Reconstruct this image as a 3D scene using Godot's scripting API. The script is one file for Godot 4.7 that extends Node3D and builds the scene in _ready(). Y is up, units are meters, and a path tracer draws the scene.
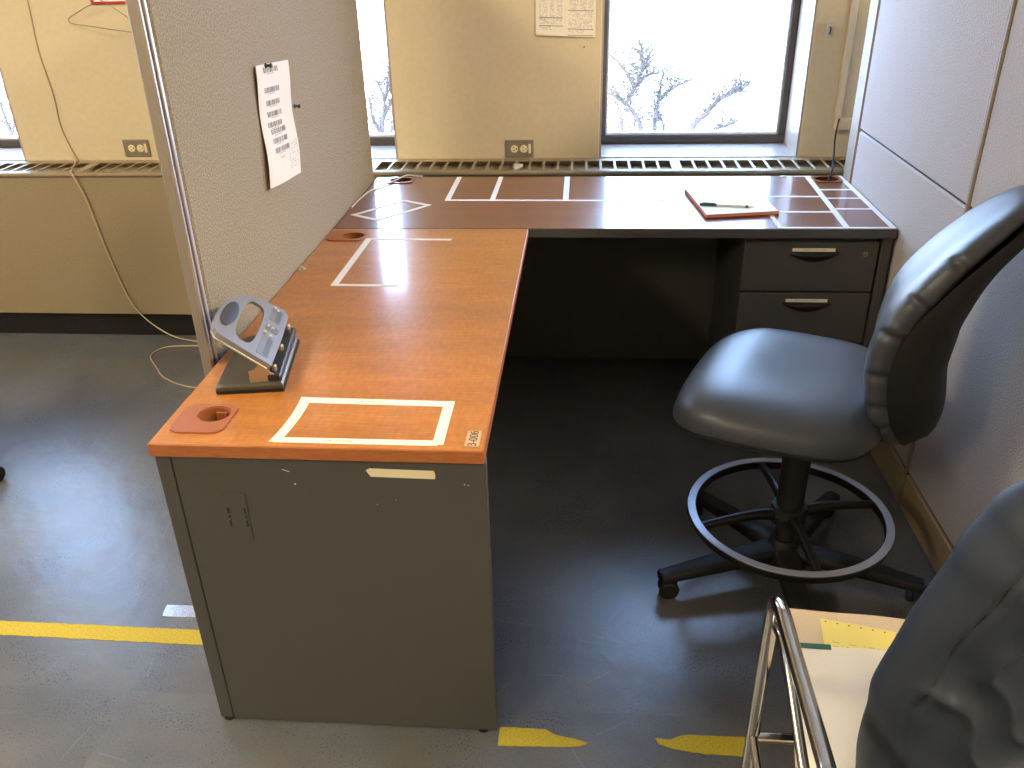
extends Node3D
# An office cubicle: an L-shaped desk against a window wall, a drafting chair, a chrome armchair.
# x runs right along the window wall, y up, z from the window wall into the room; metres.

const WALL_Z := -0.20      # room face of the window wall
const DESK_H := 0.737
const RIGHT_X := 2.02      # face of the right cubicle partition
const LEFT_X := 0.243      # face of the left cubicle partition
var M := {}
var used := {}
var rng := RandomNumberGenerator.new()

func _ready() -> void:
	rng.seed = 7
	setup_view()
	setup_materials()
	build_room()
	build_outside()
	build_heater()
	build_left_partition()
	build_right_partitions()
	build_ceiling_lights()
	build_back_desk()
	build_return_desk()
	build_drafting_chair()
	build_armchair()
	build_wall_things()
	build_desk_things()
	build_floor_things()

# ------------------------------------------------------------------ camera, sky, light
func setup_view() -> void:
	var cam := Camera3D.new()
	cam.name = "camera"
	cam.fov = rad_to_deg(2.0 * atan(384.0 / 853.76))
	cam.near = 0.05
	cam.far = 300.0
	cam.position = Vector3(1.0488, 1.5588, 3.3725)
	cam.basis = Basis(Vector3.UP, deg_to_rad(5.1329)) * Basis(Vector3.RIGHT, deg_to_rad(-27.6689)) * Basis(Vector3.BACK, deg_to_rad(-1.4582))
	add_child(cam)
	cam.current = true
	var sm := ProceduralSkyMaterial.new()
	sm.sky_top_color = Color(0.62, 0.78, 1.0)
	sm.sky_horizon_color = Color(0.80, 0.89, 1.0)
	sm.sky_curve = 0.2
	sm.ground_bottom_color = Color(0.75, 0.75, 0.76)
	sm.ground_horizon_color = Color(0.80, 0.89, 1.0)
	sm.sky_energy_multiplier = 2.3
	sm.ground_energy_multiplier = 2.0
	var env := Environment.new()
	env.background_mode = Environment.BG_SKY
	env.sky = Sky.new()
	env.sky.sky_material = sm
	env.background_energy_multiplier = 2.3
	env.tonemap_mode = Environment.TONE_MAPPER_LINEAR
	env.tonemap_exposure = 1.25
	env.sdfgi_enabled = true
	env.ssao_enabled = true
	env.ssil_enabled = true
	var we := WorldEnvironment.new()
	we.name = "world_environment"
	we.environment = env
	add_child(we)
	# sunlight from behind the building: it lights the ground and the trees, never the room
	var sun := DirectionalLight3D.new()
	sun.name = "sun"
	sun.light_color = Color(1.0, 0.96, 0.90)
	sun.light_energy = 7.0
	sun.light_angular_distance = 0.5
	sun.shadow_enabled = true
	add_child(sun)
	sun.look_at_from_position(Vector3.ZERO, Vector3(0.45, -1.0, -0.75), Vector3.UP)

# ------------------------------------------------------------------ naming
func numbered(n: String) -> String:
	if not used.has(n):
		used[n] = 0
		return n
	used[n] += 1
	return "%s_%03d" % [n, used[n]]

func tag(o: Node, label: String, category: String, group := "") -> Node:
	o.set_meta("label", label)
	o.set_meta("category", category)
	if group:
		o.set_meta("group", group)
	return o

func thing(called: String, label: String, category: String, at := Vector3.ZERO, turn := 0.0, group := "") -> Node3D:
	var o := Node3D.new()
	o.name = numbered(called)
	add_child(o)
	o.position = at
	o.rotation.y = turn
	tag(o, label, category, group)
	return o

func part(called: String, s: SurfaceTool, m: Material, parent: Node) -> MeshInstance3D:
	return part_mesh(called, s.commit(), m, parent)

func part_mesh(called: String, mesh: Mesh, m: Material, parent: Node) -> MeshInstance3D:
	var o := MeshInstance3D.new()
	o.mesh = mesh
	o.material_override = m
	o.cast_shadow = GeometryInstance3D.SHADOW_CASTING_SETTING_ON
	if parent == self:
		o.name = numbered(called)
		add_child(o)
	else:
		o.name = called
		parent.add_child(o, true)
	return o

func structure(called: String, s: SurfaceTool, m: Material, label: String) -> MeshInstance3D:
	var o := part(called, s, m, self)
	o.set_meta("kind", "structure")
	o.set_meta("label", label)
	return o

# ------------------------------------------------------------------ geometry
func S() -> SurfaceTool:
	var s := SurfaceTool.new()
	s.begin(Mesh.PRIMITIVE_TRIANGLES)
	return s

func tri(s: SurfaceTool, a: Vector3, b: Vector3, c: Vector3, na: Vector3, nb: Vector3, nc: Vector3, ua := Vector2.ZERO, ub := Vector2.ZERO, uc := Vector2.ZERO) -> void:
	var f := (c - a).cross(b - a)
	if f.length_squared() < 1e-20:
		return
	if f.dot(na + nb + nc) < 0.0:
		var t := b; b = c; c = t
		t = nb; nb = nc; nc = t
		var u := ub; ub = uc; uc = u
	s.set_normal(na); s.set_uv(ua); s.add_vertex(a)
	s.set_normal(nb); s.set_uv(ub); s.add_vertex(b)
	s.set_normal(nc); s.set_uv(uc); s.add_vertex(c)

func flat(s: SurfaceTool, pts: Array, out: Vector3) -> void:
	var n := Vector3.ZERO
	for i in range(1, pts.size() - 1):
		n += (pts[i] - pts[0]).cross(pts[i + 1] - pts[0])
	n = n.normalized()
	if n.dot(out) < 0.0:
		n = -n
	for i in range(1, pts.size() - 1):
		tri(s, pts[0], pts[i], pts[i + 1], n, n, n)

# chamfered box: centre, full size, chamfer, orientation
func box(s: SurfaceTool, c: Vector3, size: Vector3, b := 0.0, q := Basis()) -> void:
	var h := size * 0.5
	b = minf(b, minf(h.x, minf(h.y, h.z)) * 0.9)
	var v := {}
	for sx in [-1, 1]:
		for sy in [-1, 1]:
			for sz in [-1, 1]:
				var k := Vector3(sx, sy, sz)
				v[Vector4(sx, sy, sz, 0)] = c + q * (k * Vector3(h.x, h.y - b, h.z - b))
				v[Vector4(sx, sy, sz, 1)] = c + q * (k * Vector3(h.x - b, h.y, h.z - b))
				v[Vector4(sx, sy, sz, 2)] = c + q * (k * Vector3(h.x - b, h.y - b, h.z))
	for d in [-1, 1]:
		flat(s, [v[Vector4(d, -1, -1, 0)], v[Vector4(d, 1, -1, 0)], v[Vector4(d, 1, 1, 0)], v[Vector4(d, -1, 1, 0)]], q * Vector3(d, 0, 0))
		flat(s, [v[Vector4(-1, d, -1, 1)], v[Vector4(1, d, -1, 1)], v[Vector4(1, d, 1, 1)], v[Vector4(-1, d, 1, 1)]], q * Vector3(0, d, 0))
		flat(s, [v[Vector4(-1, -1, d, 2)], v[Vector4(1, -1, d, 2)], v[Vector4(1, 1, d, 2)], v[Vector4(-1, 1, d, 2)]], q * Vector3(0, 0, d))
	if b <= 0.0:
		return
	for i in [-1, 1]:
		for j in [-1, 1]:
			flat(s, [v[Vector4(i, j, -1, 0)], v[Vector4(i, j, 1, 0)], v[Vector4(i, j, 1, 1)], v[Vector4(i, j, -1, 1)]], q * Vector3(i, j, 0))
			flat(s, [v[Vector4(i, -1, j, 0)], v[Vector4(i, 1, j, 0)], v[Vector4(i, 1, j, 2)], v[Vector4(i, -1, j, 2)]], q * Vector3(i, 0, j))
			flat(s, [v[Vector4(-1, i, j, 1)], v[Vector4(1, i, j, 1)], v[Vector4(1, i, j, 2)], v[Vector4(-1, i, j, 2)]], q * Vector3(0, i, j))
			for k in [-1, 1]:
				flat(s, [v[Vector4(i, j, k, 0)], v[Vector4(i, j, k, 1)], v[Vector4(i, j, k, 2)]], q * Vector3(i, j, k))

# box from two corners
func bx(s: SurfaceTool, a: Vector3, b: Vector3, ch := 0.0) -> void:
	box(s, (a + b) * 0.5, (b - a).abs(), ch)

func smooth_path(pts: Array, n := 8, closed := false) -> PackedVector3Array:
	var out := PackedVector3Array()
	var k := pts.size()
	for i in (k if closed else k - 1):
		var p0: Vector3 = pts[(i - 1 + k) % k] if closed else pts[maxi(i - 1, 0)]
		var p1: Vector3 = pts[i]
		var p2: Vector3 = pts[(i + 1) % k]
		var p3: Vector3 = pts[(i + 2) % k] if closed else pts[mini(i + 2, k - 1)]
		for j in n:
			out.append(p1.cubic_interpolate(p2, p0, p3, float(j) / n))
	if not closed:
		out.append(pts[k - 1])
	return out

func tube(s: SurfaceTool, pts: PackedVector3Array, r, seg := 10, closed := false, caps := true) -> void:
	var k := pts.size()
	var rings := []
	var nrm := []
	var t0 := (pts[1] - pts[0]).normalized()
	var u := t0.cross(Vector3.UP)
	if u.length() < 0.1:
		u = t0.cross(Vector3.RIGHT)
	u = u.normalized()
	for i in k:
		var t: Vector3
		if closed:
			t = (pts[(i + 1) % k] - pts[(i - 1 + k) % k]).normalized()
		else:
			t = (pts[mini(i + 1, k - 1)] - pts[maxi(i - 1, 0)]).normalized()
		u = (u - t * u.dot(t)).normalized()
		var w := t.cross(u)
		var ra: float = r[i] if r is Array or r is PackedFloat32Array else r
		var ring := []
		var rn := []
		for j in seg:
			var a := TAU * j / seg
			var d := u * cos(a) + w * sin(a)
			ring.append(pts[i] + d * ra)
			rn.append(d)
		rings.append(ring)
		nrm.append(rn)
	for i in (k if closed else k - 1):
		var i2 := (i + 1) % k
		for j in seg:
			var j2 := (j + 1) % seg
			tri(s, rings[i][j], rings[i2][j], rings[i2][j2], nrm[i][j], nrm[i2][j], nrm[i2][j2])
			tri(s, rings[i][j], rings[i2][j2], rings[i][j2], nrm[i][j], nrm[i2][j2], nrm[i][j2])
	if caps and not closed:
		flat(s, rings[0], pts[0] - pts[1])
		flat(s, rings[k - 1], pts[k - 1] - pts[k - 2])

# lathe round the local y axis through o; profile of Vector2(radius, height)
func lathe(s: SurfaceTool, o: Vector3, prof: Array, seg := 24, q := Basis(), smooth := false) -> void:
	var k := prof.size()
	var sn := []
	for i in k - 1:
		var d: Vector2 = prof[i + 1] - prof[i]
		sn.append(Vector2(d.y, -d.x).normalized())
	# decide which side is out: the area under the profile
	var area := 0.0
	for i in k - 1:
		area += (prof[i + 1].y - prof[i].y) * (prof[i + 1].x + prof[i].x)
	var sg := 1.0 if area >= 0.0 else -1.0
	for i in k - 1:
		var n1: Vector2 = sn[i] * sg
		var n2: Vector2 = n1
		if smooth:
			if i > 0:
				n1 = ((sn[i - 1] + sn[i]) * sg).normalized()
			if i < k - 2:
				n2 = ((sn[i + 1] + sn[i]) * sg).normalized()
		for j in seg:
			var a := TAU * j / seg
			var b := TAU * (j + 1) / seg
			var da := Vector3(cos(a), 0, sin(a))
			var db := Vector3(cos(b), 0, sin(b))
			var p: Vector2 = prof[i]
			var p2: Vector2 = prof[i + 1]
			var v1 := o + q * (da * p.x + Vector3.UP * p.y)
			var v2 := o + q * (db * p.x + Vector3.UP * p.y)
			var v3 := o + q * (db * p2.x + Vector3.UP * p2.y)
			var v4 := o + q * (da * p2.x + Vector3.UP * p2.y)
			var m1 := q * (da * n1.x + Vector3.UP * n1.y)
			var m2 := q * (db * n1.x + Vector3.UP * n1.y)
			var m3 := q * (db * n2.x + Vector3.UP * n2.y)
			var m4 := q * (da * n2.x + Vector3.UP * n2.y)
			tri(s, v1, v2, v3, m1, m2, m3)
			tri(s, v1, v3, v4, m1, m3, m4)

# extruded outline: 2D points (a, b) are placed at o + q*(a, t, b), t from t0 to t1
func prism(s: SurfaceTool, poly: PackedVector2Array, t0: float, t1: float, o := Vector3.ZERO, q := Basis(), smooth_sides := false) -> void:
	var idx := Geometry2D.triangulate_polygon(poly)
	var up := q * Vector3.UP
	for i in range(0, idx.size(), 3):
		for e in [[t0, -up], [t1, up]]:
			var p := []
			for j in 3:
				var v := poly[idx[i + j]]
				p.append(o + q * Vector3(v.x, e[0], v.y))
			tri(s, p[0], p[1], p[2], e[1], e[1], e[1])
	var k := poly.size()
	var ccw := 0.0
	for i in k:
		ccw += poly[i].cross(poly[(i + 1) % k])
	var sg := 1.0 if ccw > 0 else -1.0
	var en := []
	for i in k:
		var d := poly[(i + 1) % k] - poly[i]
		en.append(Vector2(d.y, -d.x).normalized() * sg)
	for i in k:
		var a := poly[i]
		var b := poly[(i + 1) % k]
		var na: Vector2 = en[i]
		var nb: Vector2 = en[i]
		if smooth_sides:
			na = (en[i] + en[(i - 1 + k) % k]).normalized()
			nb = (en[i] + en[(i + 1) % k]).normalized()
		var n1 := q * Vector3(na.x, 0, na.y)
		var n2 := q * Vector3(nb.x, 0, nb.y)
		var p1 := o + q * Vector3(a.x, t0, a.y)
		var p2 := o + q * Vector3(b.x, t0, b.y)
		var p3 := o + q * Vector3(b.x, t1, b.y)
		var p4 := o + q * Vector3(a.x, t1, a.y)
		tri(s, p1, p2, p3, n1, n2, n2)
		tri(s, p1, p3, p4, n1, n2, n1)

# a plate rect x0..x1, z0..z1 (y0..y1) with a hole polygon (list of Vector2) inside
func plate_with_hole(s: SurfaceTool, outer: PackedVector2Array, hole: PackedVector2Array, y0: float, y1: float) -> void:
	# both outlines have the same number of points, running the same way round
	var k := outer.size()
	for i in k:
		var j := (i + 1) % k
		for e in [[y0, Vector3.DOWN], [y1, Vector3.UP]]:
			var a := Vector3(outer[i].x, e[0], outer[i].y)
			var b := Vector3(outer[j].x, e[0], outer[j].y)
			var c := Vector3(hole[j].x, e[0], hole[j].y)
			var d := Vector3(hole[i].x, e[0], hole[i].y)
			tri(s, a, b, c, e[1], e[1], e[1])
			tri(s, a, c, d, e[1], e[1], e[1])
		var cen := Vector2.ZERO
		for h in hole:
			cen += h / k
		for pr in [[outer, 1.0], [hole, -1.0]]:
			var p: PackedVector2Array = pr[0]
			var m: Vector2 = (p[i] + p[j]) * 0.5
			var dirn := (m - cen) * float(pr[1])
			flat(s, [Vector3(p[i].x, y0, p[i].y), Vector3(p[j].x, y0, p[j].y), Vector3(p[j].x, y1, p[j].y), Vector3(p[i].x, y1, p[i].y)], Vector3(dirn.x, 0, dirn.y))

func ring_pts(c: Vector2, rx: float, rz: float, k := 32) -> PackedVector2Array:
	var p := PackedVector2Array()
	for i in k:
		var a := TAU * i / k
		p.append(c + Vector2(cos(a) * rx, sin(a) * rz))
	return p

func rect_ring(x0: float, x1: float, z0: float, z1: float, c: Vector2, k := 32) -> PackedVector2Array:
	var p := PackedVector2Array()
	var corners := [Vector2(x1, z1), Vector2(x0, z1), Vector2(x0, z0), Vector2(x1, z0)]
	for i in k:
		var a := TAU * i / k
		var d := Vector2(cos(a), sin(a))
		var t := 1e9
		if d.x > 1e-6: t = minf(t, (x1 - c.x) / d.x)
		if d.x < -1e-6: t = minf(t, (x0 - c.x) / d.x)
		if d.y > 1e-6: t = minf(t, (z1 - c.y) / d.y)
		if d.y < -1e-6: t = minf(t, (z0 - c.y) / d.y)
		p.append(c + d * t)
	for cr in corners:        # snap the nearest point to each corner
		var best := 0
		for i in k:
			if p[i].distance_to(cr) < p[best].distance_to(cr):
				best = i
		p[best] = cr
	return p

func rounded(x0: float, x1: float, z0: float, z1: float, r: float, n := 5) -> PackedVector2Array:
	var p := PackedVector2Array()
	for e in [[x1 - r, z1 - r, 0.0], [x0 + r, z1 - r, 90.0], [x0 + r, z0 + r, 180.0], [x1 - r, z0 + r, 270.0]]:
		for i in n + 1:
			var a := deg_to_rad(e[2] + 90.0 * i / n)
			p.append(Vector2(e[0] + cos(a) * r, e[1] + sin(a) * r))
	return p

# closed grid skin: pts[i][j], j closed; normals from neighbours, turned away from `inside`
func skin(s: SurfaceTool, g: Array, inside: Vector3, closed_j := true, uv := false) -> void:
	var ni := g.size()
	var nj: int = g[0].size()
	var nn := []
	for i in ni:
		var row := []
		for j in nj:
			var a: Vector3 = g[mini(i + 1, ni - 1)][j] - g[maxi(i - 1, 0)][j]
			var jb := (j + 1) % nj if closed_j else mini(j + 1, nj - 1)
			var ja := (j - 1 + nj) % nj if closed_j else maxi(j - 1, 0)
			var b: Vector3 = g[i][jb] - g[i][ja]
			var n := a.cross(b)
			row.append(n.normalized() if n.length() > 1e-10 else Vector3.ZERO)
		nn.append(row)
	# orientation: majority vote against the inside point
	var vote := 0.0
	for i in ni:
		for j in nj:
			vote += nn[i][j].dot((g[i][j] - inside).normalized())
	var sg := 1.0 if vote >= 0 else -1.0
	for i in ni:
		for j in nj:
			if nn[i][j] == Vector3.ZERO:      # a pole: the mean of the neighbouring ring
				var k := i + 1 if i < ni / 2 else i - 1
				var m := Vector3.ZERO
				for e in nj:
					m += nn[k][e]
				nn[i][j] = m.normalized()
	for i in ni - 1:
		for j in (nj if closed_j else nj - 1):
			var j2 := (j + 1) % nj
			var u1 := Vector2(float(j) / (nj - 1), float(i) / (ni - 1))
			var u2 := Vector2(float(j + 1) / (nj - 1), float(i) / (ni - 1))
			var u3 := Vector2(float(j + 1) / (nj - 1), float(i + 1) / (ni - 1))
			var u4 := Vector2(float(j) / (nj - 1), float(i + 1) / (ni - 1))
			tri(s, g[i][j], g[i][j2], g[i + 1][j2], nn[i][j] * sg, nn[i][j2] * sg, nn[i + 1][j2] * sg, u1, u2, u3)
			tri(s, g[i][j], g[i + 1][j2], g[i + 1][j], nn[i][j] * sg, nn[i + 1][j2] * sg, nn[i + 1][j] * sg, u1, u3, u4)

# ------------------------------------------------------------------ materials
func mat(c: Color, rough := 0.6, metal := 0.0) -> StandardMaterial3D:
	var m := StandardMaterial3D.new()
	m.albedo_color = c
	m.roughness = rough
	m.metallic = metal
	return m

func noise_tex(freq: float, ramp: Array, sd: int, oct := 4, size := 512, normal := false, strength := 4.0) -> NoiseTexture2D:
	var n := FastNoiseLite.new()
	n.seed = sd
	n.noise_type = FastNoiseLite.TYPE_SIMPLEX_SMOOTH
	n.frequency = freq
	n.fractal_octaves = oct
	var t := NoiseTexture2D.new()
	t.width = size
	t.height = size
	t.seamless = true
	t.noise = n
	if normal:
		t.as_normal_map = true
		t.bump_strength = strength
	else:
		var gr := Gradient.new()
		gr.offsets = PackedFloat32Array(ramp.map(func(e): return e[0]))
		gr.colors = PackedColorArray(ramp.map(func(e): return e[1]))
		t.color_ramp = gr
	return t

func tri_world(m: StandardMaterial3D, scale: Vector3) -> StandardMaterial3D:
	m.uv1_triplanar = true
	m.uv1_world_triplanar = true
	m.uv1_scale = scale
	return m

func grained(base: Color, vary: float, freq: float, scale: Vector3, rough: float, sd: int, bump := 0.0, metal := 0.0, oct := 4) -> StandardMaterial3D:
	var m := mat(Color.WHITE, rough, metal)
	m.albedo_texture = noise_tex(freq, [[0.25, base.darkened(vary)], [0.75, base.lightened(vary * 0.6)]], sd, oct)
	if bump > 0.0:
		m.normal_enabled = true
		m.normal_texture = noise_tex(freq, [], sd, oct, 512, true, 4.0)
		m.normal_scale = bump
	return tri_world(m, scale)

# laminate printed with fine wood grain that runs along x
func wood(base: Color, sd: int, rough: float, contrast: float, coat: float, coat_rough: float) -> StandardMaterial3D:
	var w := 1024
	var h := 1024
	var a := FastNoiseLite.new()
	a.seed = sd
	a.frequency = 0.008
	a.fractal_octaves = 3
	var b := FastNoiseLite.new()
	b.seed = sd + 9
	b.frequency = 0.10
	b.fractal_octaves = 2
	var fleck := FastNoiseLite.new()
	fleck.seed = sd + 21
	fleck.frequency = 0.05
	var im := Image.create(w, h, false, Image.FORMAT_RGB8)
	for y in h:
		for x in w:
			var v := 0.5 * a.get_noise_2d(x * 0.35, y * 1.2) + 0.55 * b.get_noise_2d(x * 0.16, y * 2.6)
			v += 0.45 * fleck.get_noise_2d(x * 3.0, y * 0.5)
			var k := 1.0 + v * contrast
			im.set_pixel(x, y, Color(clampf(base.r * k, 0, 1), clampf(base.g * (1.0 + v * contrast * 1.25), 0, 1), clampf(base.b * (1.0 + v * contrast * 1.4), 0, 1)))
	var m := mat(Color.WHITE, rough)
	m.albedo_texture = ImageTexture.create_from_image(im)
	m.clearcoat_enabled = true
	m.clearcoat = coat
	m.clearcoat_roughness = coat_rough
	return tri_world(m, Vector3(0.5, 0.9, 0.9))

func floor_material() -> StandardMaterial3D:
	var w := 1024
	var n1 := FastNoiseLite.new()
	n1.seed = 3
	n1.frequency = 0.006
	n1.fractal_octaves = 5
	var n2 := FastNoiseLite.new()
	n2.seed = 8
	n2.frequency = 0.33
	n2.fractal_octaves = 2
	var n3 := FastNoiseLite.new()
	n3.seed = 14
	n3.frequency = 0.012
	n3.fractal_octaves = 4
	var im := Image.create(w, w, false, Image.FORMAT_RGB8)
	var rough := Image.create(w, w, false, Image.FORMAT_RGB8)
	var base := Color(0.355, 0.362, 0.368)
	var dirt := Color(0.42, 0.385, 0.335)
	for y in w:
		for x in w:
			var v := 0.12 * n1.get_noise_2d(x, y) + 0.11 * n2.get_noise_2d(x, y)
			var d := smoothstep(0.0, 0.75, n3.get_noise_2d(x * 0.7, y) * 1.3 + 0.05)
			var c := base.lerp(dirt, d * 0.3)
			var k := 1.0 + v
			im.set_pixel(x, y, Color(c.r * k, c.g * k, c.b * k))
			var r := clampf(0.295 + 0.02 * d + 0.04 * n2.get_noise_2d(x, y) + 0.02 * n1.get_noise_2d(y, x), 0.15, 0.7)
			rough.set_pixel(x, y, Color(r, r, r))
	for i in 90:       # pale scratches
		var p := Vector2(rng.randf() * w, rng.randf() * w)
		var dr := Vector2.from_angle(rng.randf() * TAU)
		for j in rng.randi_range(10, 60):
			p += dr
			dr = dr.rotated(rng.randf_range(-0.03, 0.03))
			var xi := posmod(int(p.x), w)
			var yi := posmod(int(p.y), w)
			im.set_pixel(xi, yi, im.get_pixel(xi, yi).lightened(0.12))
	var m := mat(Color.WHITE, 1.0)
	m.albedo_texture = ImageTexture.create_from_image(im)
	m.roughness_texture = ImageTexture.create_from_image(rough)
	m.roughness_texture_channel = BaseMaterial3D.TEXTURE_CHANNEL_RED
	m.normal_enabled = true
	m.normal_texture = noise_tex(0.05, [], 77, 4, 512, true, 3.0)
	m.normal_scale = 0.05
	return tri_world(m, Vector3(0.5, 0.5, 0.5))

func setup_materials() -> void:
	M.wall = grained(Color(0.80, 0.735, 0.60), 0.015, 0.05, Vector3(1.2, 1.2, 1.2), 0.75, 1, 0.04)
	M.reveal = grained(Color(0.64, 0.59, 0.55), 0.02, 0.05, Vector3(1.5, 1.5, 1.5), 0.35, 2)
	M.ceiling = grained(Color(0.86, 0.85, 0.81), 0.04, 0.2, Vector3(2, 2, 2), 0.9, 3)
	M.floor = floor_material()
	M.base_black = grained(Color(0.022, 0.022, 0.022), 0.15, 0.06, Vector3(3, 3, 3), 0.55, 5)
	M.frame = grained(Color(0.30, 0.27, 0.25), 0.08, 0.1, Vector3(3, 3, 3), 0.5, 6)
	M.blind = mat(Color(0.80, 0.79, 0.77), 0.9)
	M.blind.backlight_enabled = true
	M.blind.backlight = Color(0.35, 0.35, 0.36)
	M.white_strip = mat(Color(0.9, 0.9, 0.9), 0.4)
	M.glass = mat(Color(0.93, 0.97, 0.97, 0.04), 0.02)
	M.glass.transparency = BaseMaterial3D.TRANSPARENCY_ALPHA
	M.heater = grained(Color(0.565, 0.505, 0.395), 0.03, 0.08, Vector3(2, 2, 2), 0.40, 7, 0.05)
	M.tan_fabric = grained(Color(0.615, 0.565, 0.485), 0.13, 0.16, Vector3(2.0, 2.0, 2.0), 0.92, 11, 0.4, 0.0, 2)
	M.grey_fabric = grained(Color(0.70, 0.675, 0.66), 0.07, 0.16, Vector3(2.0, 2.0, 2.0), 0.92, 12, 0.3, 0.0, 2)
	M.trim_tan = grained(Color(0.56, 0.51, 0.44), 0.04, 0.06, Vector3(3, 3, 3), 0.5, 13)
	M.raceway = grained(Color(0.60, 0.52, 0.40), 0.05, 0.06, Vector3(3, 3, 3), 0.45, 14)
	M.post = mat(Color(0.66, 0.62, 0.58), 0.36, 0.55)
	M.raceway_white = mat(Color(0.82, 0.77, 0.66), 0.5)
	M.dark_gap = mat(Color(0.08, 0.08, 0.08), 0.7)
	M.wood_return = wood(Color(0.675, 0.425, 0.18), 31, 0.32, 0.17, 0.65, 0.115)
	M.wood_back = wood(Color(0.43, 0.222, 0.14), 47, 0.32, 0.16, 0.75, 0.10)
	M.edge_wood = grained(Color(0.67, 0.395, 0.20), 0.06, 0.04, Vector3(1.0, 8, 8), 0.4, 53)
	M.desk_grey = grained(Color(0.285, 0.283, 0.272), 0.05, 0.3, Vector3(4, 4, 4), 0.62, 16, 0.1, 0.0, 2)
	M.handle = mat(Color(0.11, 0.11, 0.11), 0.3)
	M.chrome = mat(Color(0.80, 0.79, 0.77), 0.12, 1.0)
	M.steel = mat(Color(0.62, 0.60, 0.57), 0.3, 1.0)
	M.brass = mat(Color(0.72, 0.68, 0.60), 0.42, 0.9)
	M.grommet = grained(Color(0.60, 0.345, 0.19), 0.05, 0.1, Vector3(6, 6, 6), 0.5, 18)
	M.tape = grained(Color(0.93, 0.90, 0.81), 0.04, 0.15, Vector3(12, 12, 12), 0.7, 20)
	M.tape_white = grained(Color(0.90, 0.89, 0.87), 0.04, 0.15, Vector3(12, 12, 12), 0.6, 21)
	M.masking = grained(Color(0.92, 0.87, 0.72), 0.05, 0.15, Vector3(14, 14, 14), 0.7, 22)
	M.floor_tape = grained(Color(0.745, 0.655, 0.05), 0.10, 0.05, Vector3(6, 6, 6), 0.65, 23, 0.2)
	M.vinyl = grained(Color(0.237, 0.256, 0.278), 0.05, 0.3, Vector3(8, 8, 8), 0.40, 24, 0.12, 0.0, 2)
	M.black_plastic = grained(Color(0.034, 0.034, 0.037), 0.1, 0.3, Vector3(6, 6, 6), 0.62, 25, 0.1, 0.0, 2)
	M.ring_top = mat(Color(0.60, 0.61, 0.64), 0.32, 0.25)
	M.ring_side = mat(Color(0.05, 0.05, 0.055), 0.4)
	M.nylon = grained(Color(0.135, 0.172, 0.228), 0.05, 0.35, Vector3(6, 6, 6), 0.58, 26, 0.08, 0.0, 2)
	M.manila = grained(Color(0.88, 0.77, 0.60), 0.04, 0.08, Vector3(6, 6, 6), 0.75, 27)
	M.cream = grained(Color(0.97, 0.92, 0.81), 0.02, 0.08, Vector3(6, 6, 6), 0.7, 28)
	M.paper_white = mat(Color(0.92, 0.91, 0.89), 0.75)
	M.cable_beige = mat(Color(0.72, 0.64, 0.52), 0.5)
	M.cable_black = mat(Color(0.03, 0.03, 0.033), 0.8)
	M.cable_white = mat(Color(0.80, 0.78, 0.76), 0.4)
	M.ivory = mat(Color(0.88, 0.82, 0.66), 0.4)
	M.plate_steel = mat(Color(0.54, 0.50, 0.44), 0.42, 0.35)
	M.punch_grey = grained(Color(0.50, 0.50, 0.52), 0.03, 0.3, Vector3(10, 10, 10), 0.35, 29, 0.0, 0.25)
	M.punch_base = mat(Color(0.36, 0.345, 0.30), 0.28, 0.45)
	M.rubber = mat(Color(0.03, 0.03, 0.03), 0.7)
	M.pad_blue = grained(Color(0.17, 0.20, 0.27), 0.25, 0.2, Vector3(14, 14, 14), 0.6, 30)
	M.red = mat(Color(0.70, 0.16, 0.10), 0.5)

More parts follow.
